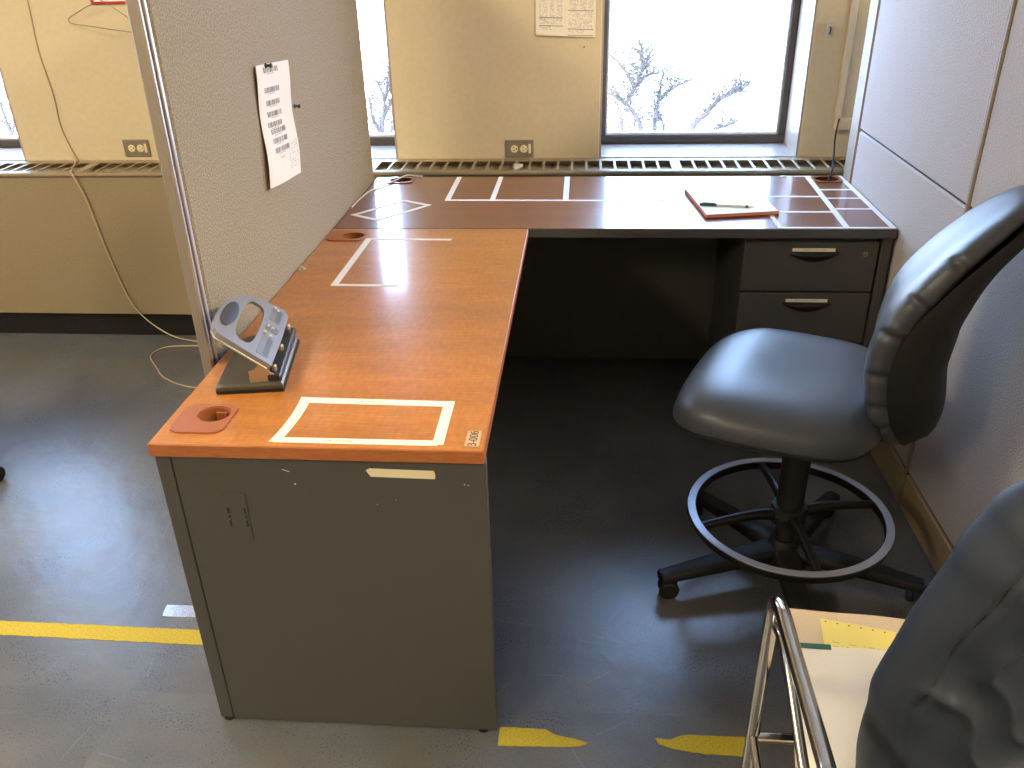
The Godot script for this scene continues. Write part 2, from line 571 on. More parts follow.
# ------------------------------------------------------------------ the room
func build_room() -> void:
	var x0 := -4.2
	var x1 := 5.2
	var z1 := 6.6
	var hc := 2.75
	var s := S()
	bx(s, Vector3(x0 - 0.2, -0.12, WALL_Z - 0.35), Vector3(x1 + 0.2, 0.0, z1 + 0.2))
	structure("floor", s, M.floor, "grey scuffed resilient office floor")
	s = S()
	bx(s, Vector3(x0 - 0.2, hc, WALL_Z - 0.35), Vector3(x1 + 0.2, hc + 0.15, z1 + 0.2))
	structure("ceiling", s, M.ceiling, "off-white ceiling")
	# window wall: piers between five windows, spandrel below, lintel above
	var sill := 0.742
	var head := 2.32
	var wz0 := WALL_Z - 0.33
	var openings := []
	for k in range(-2, 4):
		openings.append([1.112 + 1.644 * (k - 1), 1.914 + 1.644 * (k - 1)])
	# openings index 3 is the window over the desk, 2 the one behind the partition, 1 the left one
	s = S()
	bx(s, Vector3(x0 - 0.2, 0, wz0), Vector3(x1 + 0.2, sill - 0.012, WALL_Z))
	bx(s, Vector3(x0 - 0.2, head, wz0), Vector3(x1 + 0.2, hc, WALL_Z))
	var edge := x0 - 0.2
	for op in openings:
		bx(s, Vector3(edge, sill - 0.012, wz0), Vector3(op[0], head, WALL_Z), 0.004)
		edge = op[1]
	bx(s, Vector3(edge, sill - 0.012, wz0), Vector3(x1 + 0.2, head, WALL_Z), 0.004)
	structure("wall_back", s, M.wall, "cream painted window wall")
	for side in [["wall_left", x0 - 0.2, x0, WALL_Z, z1], ["wall_right", x1, x1 + 0.2, WALL_Z, z1]]:
		s = S()
		bx(s, Vector3(side[1], 0, side[3]), Vector3(side[2], hc, side[4]))
		structure(side[0], s, M.wall, "cream painted side wall")
	s = S()
	bx(s, Vector3(x0 - 0.2, 0, z1), Vector3(x1 + 0.2, hc, z1 + 0.2))
	structure("wall_front", s, M.wall, "cream painted wall across the office")
	s = S()
	bx(s, Vector3(x0, 0.0, WALL_Z), Vector3(x1, 0.12, -0.006), 0.004)
	structure("baseboard_back", s, M.base_black, "black baseboard under the heater cover")
	for i in openings.size():
		build_window(i + 1, openings[i][0], openings[i][1], sill, head)

func build_window(n: int, a: float, b: float, sill: float, head: float) -> void:
	var w := Node3D.new()
	w.name = "window_%d" % n
	add_child(w)
	w.set_meta("kind", "structure")
	w.set_meta("label", "fixed window with dark brown metal frame and pale reveal")
	var zf := -0.44        # front of the frame
	var s := S()
	# reveal linings: pale painted boards on sill, jambs and head
	bx(s, Vector3(a, sill - 0.012, zf - 0.02), Vector3(b, sill + 0.002, WALL_Z + 0.004), 0.003)
	part("sill", s, M.reveal, w)
	s = S()
	bx(s, Vector3(b - 0.008, sill + 0.002, zf - 0.02), Vector3(b + 0.002, head, WALL_Z - 0.004))
	part("jamb_lining", s, M.reveal, w)
	s = S()
	bx(s, Vector3(a - 0.002, sill + 0.002, zf - 0.02), Vector3(a + 0.008, head, WALL_Z - 0.004))
	part("jamb_lining", s, M.reveal, w)
	s = S()
	bx(s, Vector3(a + 0.008, head - 0.008, zf - 0.02), Vector3(b - 0.008, head, WALL_Z - 0.004))
	part("head_lining", s, M.reveal, w)
	var fa := a + 0.008
	var fb := b - 0.008
	var fw := 0.030
	var y0 := sill + 0.002
	s = S()
	bx(s, Vector3(fa, y0, zf - 0.06), Vector3(fb, y0 + 0.036, zf), 0.003)
	bx(s, Vector3(fa, head - 0.008 - fw, zf - 0.06), Vector3(fb, head - 0.008, zf), 0.003)
	bx(s, Vector3(fa, y0 + 0.036, zf - 0.06), Vector3(fa + fw - 0.008, head - 0.008 - fw, zf), 0.003)
	bx(s, Vector3(fb - fw, y0 + 0.036, zf - 0.06), Vector3(fb, head - 0.008 - fw, zf), 0.003)
	part("frame", s, M.frame, w)
	s = S()
	var ga := fa + fw - 0.008
	var gb := fb - fw
	var g0 := y0 + 0.036
	var g1 := head - 0.008 - fw
	bx(s, Vector3(ga, g0, zf - 0.045), Vector3(gb, g0 + 0.012, zf - 0.008), 0.002)
	bx(s, Vector3(ga, g1 - 0.012, zf - 0.045), Vector3(gb, g1, zf - 0.008), 0.002)
	bx(s, Vector3(ga, g0 + 0.012, zf - 0.045), Vector3(ga + 0.008, g1 - 0.012, zf - 0.008), 0.002)
	bx(s, Vector3(gb - 0.008, g0 + 0.012, zf - 0.045), Vector3(gb, g1 - 0.012, zf - 0.008), 0.002)
	part("glazing_bead", s, M.white_strip, w)
	s = S()
	bx(s, Vector3(ga + 0.004, g0 + 0.006, zf - 0.030), Vector3(gb - 0.004, g1 - 0.006, zf - 0.024))
	part("pane", s, M.glass, w)

func build_outside() -> void:
	var s := S()
	bx(s, Vector3(-80, -4.7, -120), Vector3(80, -4.5, -1.0))
	structure("ground", s, grained(Color(0.93, 0.93, 0.93), 0.03, 0.02, Vector3(0.2, 0.2, 0.2), 0.9, 40), "pale snowy ground outside the windows")
	var bark := grained(Color(0.22, 0.20, 0.20), 0.2, 0.1, Vector3(3, 3, 3), 0.85, 41)
	# limbs laid out 7 m beyond the wall, each tree gathered on a trunk that stands on the ground
	var trees := [
		[Vector3(1.95, -4.5, -8.2), "bare tree with forked limbs and a brown shrub at its foot", [
			[Vector3(1.92, -2.6, -8.2), Vector3(1.87, -1.2, -8.1), Vector3(1.78, -0.67, -8.0), Vector3(1.68, -0.48, -8.0), Vector3(1.58, -0.37, -8.0), Vector3(1.45, -0.28, -8.0), Vector3(1.25, -0.18, -8.0)],
			[Vector3(1.58, -0.36, -8.0), Vector3(1.67, -0.20, -8.0), Vector3(1.74, -0.04, -8.0), Vector3(1.80, 0.12, -8.0), Vector3(1.87, 0.26, -8.0)],
			[Vector3(1.67, -0.17, -8.0), Vector3(1.59, -0.02, -8.0), Vector3(1.46, 0.14, -8.0), Vector3(1.30, 0.27, -8.0)],
			[Vector3(1.70, -0.13, -8.0), Vector3(1.78, -0.06, -8.0), Vector3(1.86, -0.02, -8.0)],
			[Vector3(1.77, 0.04, -8.0), Vector3(1.75, 0.18, -8.0), Vector3(1.74, 0.34, -8.0)]]],
		[Vector3(2.2, -4.5, -8.9), "bare tree with twiggy upright stems", [
			[Vector3(2.15, -2.6, -8.8), Vector3(2.05, -1.3, -8.7), Vector3(2.0, -0.70, -8.6), Vector3(2.03, -0.47, -8.6), Vector3(2.05, -0.27, -8.6), Vector3(2.08, -0.05, -8.6)],
			[Vector3(2.04, -0.42, -8.6), Vector3(2.18, -0.30, -8.6), Vector3(2.30, -0.23, -8.6), Vector3(2.44, -0.18, -8.6)],
			[Vector3(2.14, -1.0, -8.7), Vector3(2.12, -0.75, -8.6), Vector3(2.03, -0.57, -8.6)]]],
		[Vector3(2.5, -4.5, -8.2), "bare tree with one long limb leaning across the pane", [
			[Vector3(2.46, -2.6, -8.2), Vector3(2.40, -1.2, -8.1), Vector3(2.44, -0.67, -8.0), Vector3(2.57, -0.51, -8.0), Vector3(2.68, -0.39, -8.0), Vector3(2.78, -0.29, -8.0), Vector3(2.88, -0.26, -8.0), Vector3(3.0, -0.21, -8.0), Vector3(3.10, -0.12, -8.0)],
			[Vector3(2.42, -1.1, -8.1), Vector3(2.72, -0.71, -8.0), Vector3(2.85, -0.66, -8.0), Vector3(2.98, -0.59, -8.0)]]],
		[Vector3(-1.75, -4.5, -8.2), "dense bare tree seen through the narrow strip of glass", [
			[Vector3(-1.72, -2.6, -8.2), Vector3(-1.66, -1.2, -8.1), Vector3(-1.60, -0.6, -8.0), Vector3(-1.54, -0.29, -8.0), Vector3(-1.62, -0.05, -8.0)],
			[Vector3(-1.60, -0.55, -8.0), Vector3(-1.48, -0.35, -8.0), Vector3(-1.36, -0.15, -8.0)],
			[Vector3(-1.64, -0.95, -8.0), Vector3(-1.50, -0.70, -8.0), Vector3(-1.38, -0.55, -8.0)],
			[Vector3(-1.55, -0.30, -8.0), Vector3(-1.46, -0.05, -8.0), Vector3(-1.42, 0.12, -8.0)],
			[Vector3(-1.62, -0.75, -8.0), Vector3(-1.72, -0.50, -8.0), Vector3(-1.74, -0.25, -8.0)]]],
		[Vector3(-6.75, -4.5, -8.2), "slender bare tree beyond the window across the partition", [
			[Vector3(-6.75, -2.6, -8.2), Vector3(-6.77, -1.2, -8.1), Vector3(-6.77, -0.63, -8.0), Vector3(-6.79, -0.50, -8.0), Vector3(-6.82, 0.2, -8.0)],
			[Vector3(-6.77, -0.7, -8.0), Vector3(-6.6, -0.4, -8.0), Vector3(-6.5, -0.1, -8.0)]]]]
	for t in trees:
		var tr := thing("bare_tree", t[1], "tree", t[0], 0.0, "bare trees outside")
		s = S()
		var first: Array = t[2][0]
		tube(s, smooth_path([Vector3.ZERO, (first[0] - t[0]) * 0.6, first[0] - t[0]]), 0.07, 8)
		part("trunk", s, bark, tr)
		for limb in t[2]:
			s = S()
			var pts: Array = limb.map(func(p): return p - t[0])
			var path := smooth_path(pts, 5)
			var rad := []
			for i in path.size():
				rad.append(lerpf(0.048 if limb == first else 0.026, 0.010, float(i) / path.size()))
			tube(s, path, rad, 7)
			part("limb", s, bark, tr)
		s = S()
		for limb in t[2]:
			var path := smooth_path(limb.map(func(p): return p - t[0]), 6)
			for i in range(4, path.size()):
				if limb == first and i < 10:
					continue
				for k in 3:
					twig(s, path[i], (Vector3(rng.randf_range(-1, 1), rng.randf_range(0.0, 1.0), rng.randf_range(-0.6, 0.6))).normalized(), rng.randf_range(0.10, 0.32), 0.007, 2)
		part("twigs", s, bark, tr).set_meta("kind", "stuff")
	# russet shrub below the first tree
	var rust := mat(Color(0.52, 0.37, 0.26), 0.9)
	for e in [[Vector3(1.5, -4.5, -9.5), 4.15, 0.42, "russet leafy shrub behind the forked bare tree outside the desk window"], [Vector3(-1.9, -4.5, -9.5), 3.75, 0.6, "russet leafy shrub behind the dense bare tree in the narrow strip of glass"]]:
		var sh := thing("leafy_shrub", e[3], "shrub", e[0], 0.0, "russet shrubs outside")
		s = S()
		for k in 5:
			var a := TAU * k / 5.0
			tube(s, smooth_path([Vector3(cos(a) * 0.06, 0, sin(a) * 0.06), Vector3(cos(a) * 0.2, e[1] * 0.5, sin(a) * 0.2), Vector3(cos(a) * e[2] * 0.7, e[1] * 0.9, sin(a) * e[2] * 0.7)], 4), 0.02, 5)
		part("stems", s, bark, sh).set_meta("kind", "stuff")
		s = S()
		for k in 2200:
			var p := Vector3(rng.randfn() * e[2] * 0.45, e[1] * rng.randf_range(0.55, 1.0) , rng.randfn() * e[2] * 0.4)
			var q := Basis.from_euler(Vector3(rng.randf() * TAU, rng.randf() * TAU, 0))
			flat(s, [p + q * Vector3(-0.03, 0, 0), p + q * Vector3(0, 0.018, 0.0), p + q * Vector3(0.03, 0, 0), p + q * Vector3(0, -0.018, 0)], q * Vector3(0, 0, 1))
		part("leaves", s, rust, sh).set_meta("kind", "stuff")

func twig(s: SurfaceTool, p: Vector3, dirn: Vector3, length: float, r: float, depth: int) -> void:
	var mid := p + dirn * length * 0.5 + Vector3(rng.randf_range(-1, 1), rng.randf_range(-1, 1), rng.randf_range(-1, 1)) * length * 0.08
	var end := p + dirn * length
	tube(s, PackedVector3Array([p, mid, end]), [r, r * 0.75, r * 0.4], 4, false, false)
	if depth > 0:
		for k in 2:
			var d := (dirn + Vector3(rng.randf_range(-1, 1), rng.randf_range(-0.5, 1), rng.randf_range(-1, 1)) * 0.8).normalized()
			twig(s, mid if k == 0 else end, d, length * 0.65, r * 0.6, depth - 1)

# ------------------------------------------------------------------ convector heater under the windows
func build_heater() -> void:
	var x0 := -4.15
	var x1 := 5.15
	var top := 0.740
	var zf := 0.020
	var za := -0.152
	var zb := -0.006
	var t := thing("convector_heater", "long beige convector heater cover with slotted top under the windows", "heater", Vector3(0, 0, 0))
	var s := S()
	bx(s, Vector3(x0, 0.113, zf - 0.012), Vector3(x1, top - 0.016, zf), 0.002)
	part("front_panel", s, M.heater, t)
	s = S()
	bx(s, Vector3(x0, top - 0.003, zb), Vector3(x1, top, zf), 0.001)
	bx(s, Vector3(x0, top - 0.016, zf - 0.012), Vector3(x1, top, zf + 0.008), 0.004)
	part("front_rail", s, M.heater, t)
	s = S()
	bx(s, Vector3(x0, top - 0.003, WALL_Z), Vector3(x1, top, za), 0.001)
	part("back_rail", s, M.heater, t)
	s = S()
	bx(s, Vector3(x0, 0.50, WALL_Z), Vector3(x1, 0.716, zf - 0.013))
	part("heating_element", s, M.heater, t)
	# bars across the slots; a wider bridge every 21 slots
	var bar := S()
	bx(bar, Vector3(-0.0050, top - 0.003, za), Vector3(0.0050, top, zb), 0.001)
	var bar_mesh := bar.commit()
	var wide := S()
	bx(wide, Vector3(-0.020, top - 0.003, za), Vector3(0.020, top, zb), 0.001)
	var wide_mesh := wide.commit()
	var rest := S()
	for g in range(-5, 4):
		var gx := 1.415 + 1.2225 * g
		for k in 21:
			var x := gx + (0.0 if k == 0 else 0.0145 + 0.05686 * k)
			if x < x0 + 0.02 or x > x1 - 0.02:
				continue
			if x > -1.85 and x < 2.3:
				var o := part_mesh("grille_bridge" if k == 0 else "grille_bar", wide_mesh if k == 0 else bar_mesh, M.heater, t)
				o.position.x = x
			else:
				var hw := 0.020 if k == 0 else 0.0050
				bx(rest, Vector3(x - hw, top - 0.003, za), Vector3(x + hw, top, zb), 0.001)
	part("grille_bars", rest, M.heater, t).set_meta("kind", "stuff")
	# roller blind half down in the window that the tan partition overlaps
	var rb := thing("roller_blind", "pale roller blind half drawn in the window beside the tan partition", "blind", Vector3(-0.133, 1.40, -0.40))
	s = S()
	bx(s, Vector3(-0.388, 0.012, -0.0006), Vector3(0.388, 0.86, 0.0006))
	part("fabric", s, M.blind, rb)
	s = S()
	bx(s, Vector3(-0.388, 0.0, -0.005), Vector3(0.388, 0.018, 0.005), 0.002)
	part("hem_bar", s, M.white_strip, rb)
	s = S()
	tube(s, PackedVector3Array([Vector3(-0.388, 0.875, 0), Vector3(0, 0.875, 0), Vector3(0.388, 0.875, 0)]), 0.022, 14)
	part("roller", s, M.white_strip, rb)

# ------------------------------------------------------------------ cubicle partitions
func build_left_partition() -> void:
	var t := thing("cubicle_partition", "tan fabric cubicle partition with satin metal end post beside the orange desk", "partition", Vector3(LEFT_X - 0.02, 0, 0.94))
	var h := 1.62
	var za := 0.125 - 0.94
	var zb := 1.74 - 0.94
	var s := S()
	bx(s, Vector3(0.004, 0.10, za + 0.012), Vector3(0.020, h - 0.02, zb - 0.036), 0.004)
	part("fabric_panel", s, M.tan_fabric, t)
	s = S()
	bx(s, Vector3(-0.012, 0.10, za + 0.012), Vector3(-0.004, h - 0.02, zb - 0.018), 0.003)
	part("fabric_panel", s, M.tan_fabric, t)
	s = S()
	bx(s, Vector3(-0.004, 0.10, za + 0.012), Vector3(0.004, h - 0.02, zb - 0.012))
	part("core", s, M.dark_gap, t)
	s = S()
	bx(s, Vector3(-0.009, 0.0, zb - 0.014), Vector3(0.0165, h, zb), 0.004)
	part("end_post", s, M.post, t)
	s = S()
	bx(s, Vector3(0.006, 0.0, zb - 0.031), Vector3(0.0185, h, zb - 0.018), 0.002)
	part("edge_strip", s, M.post, t)
	s = S()
	bx(s, Vector3(-0.010, 0.0, za), Vector3(0.018, h, za + 0.011), 0.004)
	part("end_post", s, M.trim_tan, t)
	s = S()
	bx(s, Vector3(-0.014, h - 0.019, za), Vector3(0.022, h + 0.012, zb + 0.001), 0.006)
	part("top_cap", s, M.trim_tan, t)
	s = S()
	bx(s, Vector3(-0.011, 0.0, za + 0.012), Vector3(0.019, 0.098, zb - 0.018), 0.003)
	part("base_raceway", s, M.raceway, t)

func build_right_partitions() -> void:
	var spans := [[0.095, 1.160, "grey-blue fabric cubicle partition next to the drawers, tan post at its window end"],
		[1.172, 2.62, "grey-blue fabric cubicle partition behind the blue drafting chair"]]
	var h := 1.62
	for i in 2:
		var za: float = spans[i][0]
		var zb: float = spans[i][1]
		var zc := (za + zb) * 0.5
		var t := thing("cubicle_partition", spans[i][2], "partition", Vector3(RIGHT_X + 0.03, 0, zc), 0.0, "grey fabric partitions on the right")
		za -= zc
		zb -= zc
		var post := 0.098 if i == 0 else 0.0
		var x := -0.03
		var s := S()
		bx(s, Vector3(x + 0.006, 0.006, za), Vector3(0.03, h - 0.02, zb), 0.0)
		part("core", s, M.dark_gap, t)
		if i == 0:
			s = S()
			bx(s, Vector3(x - 0.003, 0.0, za - 0.002), Vector3(0.033, h, za + post), 0.008)
			part("end_post", s, M.trim_tan, t)
		var tops := [[0.128, 0.922], [0.9285, h - 0.02]]
		for k in 2:
			s = S()
			bx(s, Vector3(x, tops[k][0], za + post + 0.004), Vector3(x + 0.014, tops[k][1], zb - 0.004), 0.005)
			part("fabric_panel", s, M.grey_fabric, t)
		s = S()
		bx(s, Vector3(x - 0.004, 0.006, za + post + 0.002), Vector3(x + 0.012, 0.122, zb - 0.003), 0.004)
		part("base_raceway", s, M.raceway, t)
		s = S()
		bx(s, Vector3(x - 0.004, h - 0.019, za), Vector3(0.034, h + 0.014, zb), 0.006)
		part("top_cap", s, M.trim_tan, t)
		if i == 1:
			s = S()
			bx(s, Vector3(x - 0.005, 0.124, za - 0.010), Vector3(0.03, h + 0.002, za + 0.004), 0.004)
			part("joint_strip", s, M.trim_tan, t)

	# unseen partition added to keep lamp light off the wall beside the raceway
	var n := thing("cubicle_partition", "unseen grey fabric partition added past the right partition to block lamp light", "partition", Vector3(2.80, 0, 0.14))
	var s := S()
	bx(s, Vector3(-0.69, 0.0, -0.03), Vector3(0.69, h - 0.02, 0.03), 0.004)
	part("fabric_panel", s, M.grey_fabric, n)
	s = S()
	bx(s, Vector3(-0.69, h - 0.019, -0.034), Vector3(0.69, h + 0.014, 0.034), 0.006)
	part("top_cap", s, M.trim_tan, n)

# ------------------------------------------------------------------ ceiling lights
func build_ceiling_lights() -> void:
	var glow := StandardMaterial3D.new()
	glow.albedo_color = Color(0.9, 0.88, 0.82)
	glow.emission_enabled = true
	glow.emission = Color(1.0, 0.90, 0.74)
	glow.emission_energy_multiplier = 3.0
	var metal := mat(Color(0.85, 0.85, 0.83), 0.4)
	var spots := [Vector3(-1.4, 2.75, 2.0), Vector3(3.3, 2.75, 1.5), Vector3(-1.4, 2.75, 4.6), Vector3(3.3, 2.75, 4.2)]
	var words := ["over the aisle beside the tan partition", "above the neighbouring cubicle", "over the aisle away from the windows", "beyond the right partitions away from the windows"]
	var powers := [7.6, 12.0, 7.5, 10.0]
	for i in spots.size():
		var t := thing("ceiling_light", "fluorescent ceiling troffer " + words[i], "ceiling light", spots[i], 0.0, "fluorescent ceiling troffers")
		var s := S()
		for e in [[-0.31, -0.285, -0.61, 0.61], [0.285, 0.31, -0.61, 0.61]]:
			bx(s, Vector3(e[0], -0.03, e[2]), Vector3(e[1], 0.0, e[3]), 0.003)
		bx(s, Vector3(-0.285, -0.03, -0.61), Vector3(0.285, 0.0, -0.585), 0.003)
		bx(s, Vector3(-0.285, -0.03, 0.585), Vector3(0.285, 0.0, 0.61), 0.003)
		part("frame", s, metal, t)
		s = S()
		bx(s, Vector3(-0.284, -0.016, -0.584), Vector3(0.284, -0.004, 0.584))
		part("diffuser_lamp", s, glow, t)
		var l := AreaLight3D.new()
		l.name = "troffer_light"
		l.area_size = Vector2(0.56, 1.16)
		l.light_color = Color(1.0, 0.925, 0.80)
		l.light_energy = powers[i]
		l.area_normalize_energy = true
		l.area_range = 14.0
		l.area_attenuation = 2.0
		l.shadow_enabled = true
		t.add_child(l)
		l.position = Vector3(0, -0.035, 0)
		l.rotation_degrees = Vector3(-90, 0, 0)

# ------------------------------------------------------------------ desks
func worktop(s: SurfaceTool, x0: float, x1: float, z0: float, z1: float, holes: Array, y0: float, y1: float, ex: float) -> void:
	# holes: centres with radius, sorted by x then z; each gets a square cell of its own
	# cells are cut out of the slab in bands along z
	var xs := [x0]
	for h in holes:
		if not xs.has(h.x - 0.066): xs.append(h.x - 0.066)
		if not xs.has(h.x + 0.066): xs.append(h.x + 0.066)
	xs.append(x1)
	xs.sort()
	for i in xs.size() - 1:
		var a: float = xs[i]
		var b: float = xs[i + 1]
		if b - a < 1e-4:
			continue
		var cuts := []
		for h in holes:
			if h.x > a and h.x < b:
				cuts.append(h)
		cuts.sort_custom(func(p, q): return p.y < q.y)
		var z := z0
		for h in cuts:
			if h.y - 0.047 > z:
				bx(s, Vector3(a, y0, z), Vector3(b, y1, h.y - 0.047))
			var c := Vector2(h.x, h.y)
			plate_with_hole(s, rect_ring(a, b, h.y - 0.047, h.y + 0.047, c), ring_pts(c, h.z * ex, h.z), y0, y1)
			z = h.y + 0.047
		bx(s, Vector3(a, y0, z), Vector3(b, y1, z1))

func grommet(parent: Node3D, m: Material, sleeved: bool, c: Vector2, r: float, ex: float, x0: float, x1: float, z0: float, z1: float, y: float) -> void:
	var g := Node3D.new()
	g.name = "grommet"
	parent.add_child(g, true)
	var s := S()
	var outer := PackedVector2Array()
	var rr := rounded(x0, x1, z0, z1, 0.020, 7)
	# resample the rounded outline by angle so that it matches the hole
	for i in 32:
		var a := TAU * i / 32.0
		var d := Vector2(cos(a), sin(a))
		var hit := c
		for j in rr.size():
			var q = Geometry2D.segment_intersects_segment(c, c + d * 0.3, rr[j], rr[(j + 1) % rr.size()])
			if q != null:
				hit = q
		outer.append(hit)
	plate_with_hole(s, outer, ring_pts(c, r * ex, r), y, y + 0.0035)
	part("cap", s, m, g)
	if not sleeved:
		return
	s = S()
	var sleeve_out := ring_pts(c, (r - 0.0005) * ex, r - 0.0005)
	var sleeve_in := ring_pts(c, (r - 0.003) * ex, r - 0.003)
	plate_with_hole(s, sleeve_out, sleeve_in, y - 0.040, y + 0.0015)
	box(s, Vector3(c.x + 0.004, y - 0.022, c.y - r + 0.009), Vector3(0.022, 0.034, 0.004), 0.001)
	box(s, Vector3(c.x + 0.016, y - 0.022, c.y - r + 0.016), Vector3(0.003, 0.034, 0.014), 0.001)
	part("sleeve", s, M.grommet, g)

func build_back_desk() -> void:
	var t := thing("back_desk", "dark grey desk with reddish brown laminate top and drawers under the window", "desk", Vector3(1.13, 0, 0.42))
	var o := -t.position
	var x0 := 0.247
	var x1 := 2.014
	var z0 := 0.095
	var z1 := 0.752
	var y1 := DESK_H
	var s := S()
	var holes := [Vector3(0.350, 0.150, 0.041), Vector3(1.945, 0.152, 0.041)]
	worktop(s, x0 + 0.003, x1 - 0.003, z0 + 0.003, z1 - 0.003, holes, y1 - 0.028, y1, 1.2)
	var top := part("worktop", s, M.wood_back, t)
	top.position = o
	s = S()
	bx(s, Vector3(x0, y1 - 0.030, z1 - 0.003), Vector3(x1, y1, z1 + 0.001), 0.0015)
	bx(s, Vector3(x0, y1 - 0.030, z0), Vector3(x0 + 0.003, y1, z1 - 0.003), 0.001)
	bx(s, Vector3(x1 - 0.003, y1 - 0.030, z0), Vector3(x1, y1, z1 - 0.003), 0.001)
	bx(s, Vector3(x0 + 0.003, y1 - 0.030, z0), Vector3(x1 - 0.003, y1, z0 + 0.003), 0.001)
	part("edge_band", s, M.desk_grey, t).position = o
	for e in [[x1 - 0.034, x1 - 0.004], [x0 + 0.004, x0 + 0.034]]:
		s = S()
		bx(s, Vector3(e[0], 0.012, z0 + 0.01), Vector3(e[1], y1 - 0.030, z1 - 0.012), 0.002)
		part("end_panel", s, M.desk_grey, t).position = o
	s = S()
	bx(s, Vector3(x0 + 0.034, 0.02, 0.185), Vector3(x1 - 0.034, y1 - 0.030, 0.203), 0.002)
	part("modesty_panel", s, M.desk_grey, t).position = o
	# drawer pedestal
	var pa := 1.562
	var pb := 1.976
	s = S()
	bx(s, Vector3(pa, 0.03, 0.205), Vector3(pb, y1 - 0.042, 0.715), 0.002)
	var ped := part("pedestal_case", s, M.desk_grey, t)
	ped.position = o
	var rows := [[0.524, 0.690], [0.344, 0.519], [0.036, 0.339]]
	for i in 3:
		var dr := Node3D.new()
		dr.name = "drawer"
		t.add_child(dr, true)
		dr.position = o
		s = S()
		bx(s, Vector3(pa - 0.001, rows[i][0], 0.7155), Vector3(pb - 0.002, rows[i][1], 0.736), 0.003)
		part("drawer_front", s, M.desk_grey, dr)
		# bow pull: flat on top, curved below, standing proud
		var hx := 1.775
		var hy: float = rows[i][1] - (0.020 if i < 2 else 0.03)
		s = S()
		var rowsg := []
		for a in 13:
			var f := -1.0 + 2.0 * a / 12.0
			var drop := 0.006 + 0.024 * (1.0 - f * f)
			var out := 0.006 + 0.014 * (1.0 - pow(f, 4.0))
			var row := []
			var xx := hx + f * 0.074
			row.append(Vector3(xx, hy - 0.012, 0.736))
			row.append(Vector3(xx, hy - 0.012, 0.736 + out))
			row.append(Vector3(xx, hy - 0.012 - drop * 0.5, 0.736 + out * 0.95))
			row.append(Vector3(xx, hy - 0.012 - drop, 0.736 + out * 0.4))
			row.append(Vector3(xx, hy - 0.012 - drop - 0.001, 0.736))
			rowsg.append(row)
		skin(s, rowsg, Vector3(hx, hy - 0.02, 0.732), false)
		part("handle", s, M.handle, dr)
		if i < 2:
			s = S()
			box(s, Vector3(hx, hy - 0.0055, 0.7365), Vector3(0.132, 0.011, 0.0008))
			var lab := part("label_strip", s, label_material(61 + i), dr)
			lab.set_meta("label", "narrow cream printed strip above the pull")
		if i == 0:
			s = S()
			lathe(s, Vector3(1.934, rows[0][1] - 0.040, 0.736), [Vector2(0.0, 0.003), Vector2(0.006, 0.003), Vector2(0.0085, 0.002), Vector2(0.0095, 0.0)], 16, Basis(Vector3.RIGHT, PI / 2))
			part("lock", s, M.steel, dr)
			s = S()
			box(s, Vector3(1.934, rows[0][1] - 0.040, 0.7392), Vector3(0.0022, 0.008, 0.0008))
			part("keyhole", s, M.dark_gap, dr)
	for gx in holes:
		var hold := Node3D.new()
		hold.name = "cable_port"
		t.add_child(hold, true)
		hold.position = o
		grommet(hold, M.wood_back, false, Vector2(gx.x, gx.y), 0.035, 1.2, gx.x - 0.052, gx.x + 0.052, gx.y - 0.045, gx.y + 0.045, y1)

func label_material(sd: int) -> StandardMaterial3D:
	# a strip of tiny grey print, too small to read
	var im := Image.create(264, 22, false, Image.FORMAT_RGB8)
	im.fill(Color(0.96, 0.92, 0.83))
	var r := RandomNumberGenerator.new()
	r.seed = sd
	var x := 62
	while x < 210:
		var w := r.randi_range(4, 9)
		im.fill_rect(Rect2i(x, 8, w, 2), Color(0.42, 0.38, 0.33))
		im.fill_rect(Rect2i(x, 12, w - 1, 1), Color(0.45, 0.4, 0.35))
		im.fill_rect(Rect2i(x, 8, 1, 6), Color(0.42, 0.38, 0.33))
		x += w + r.randi_range(2, 7)
	var m := mat(Color.WHITE, 0.6)
	m.albedo_texture = ImageTexture.create_from_image(im)
	m.uv1_triplanar = true
	m.uv1_world_triplanar = true
	m.uv1_scale = Vector3(1.0 / 0.132, 1.0 / 0.011, 1.0)
	# place the print on the strip: the strip starts at x = 1.709, its top edge at 0.670 or 0.499
	var ytop := 0.670 if sd == 61 else 0.499
	m.uv1_offset = Vector3(-1.709 / 0.132, -ytop / 0.011, 0)
	return m

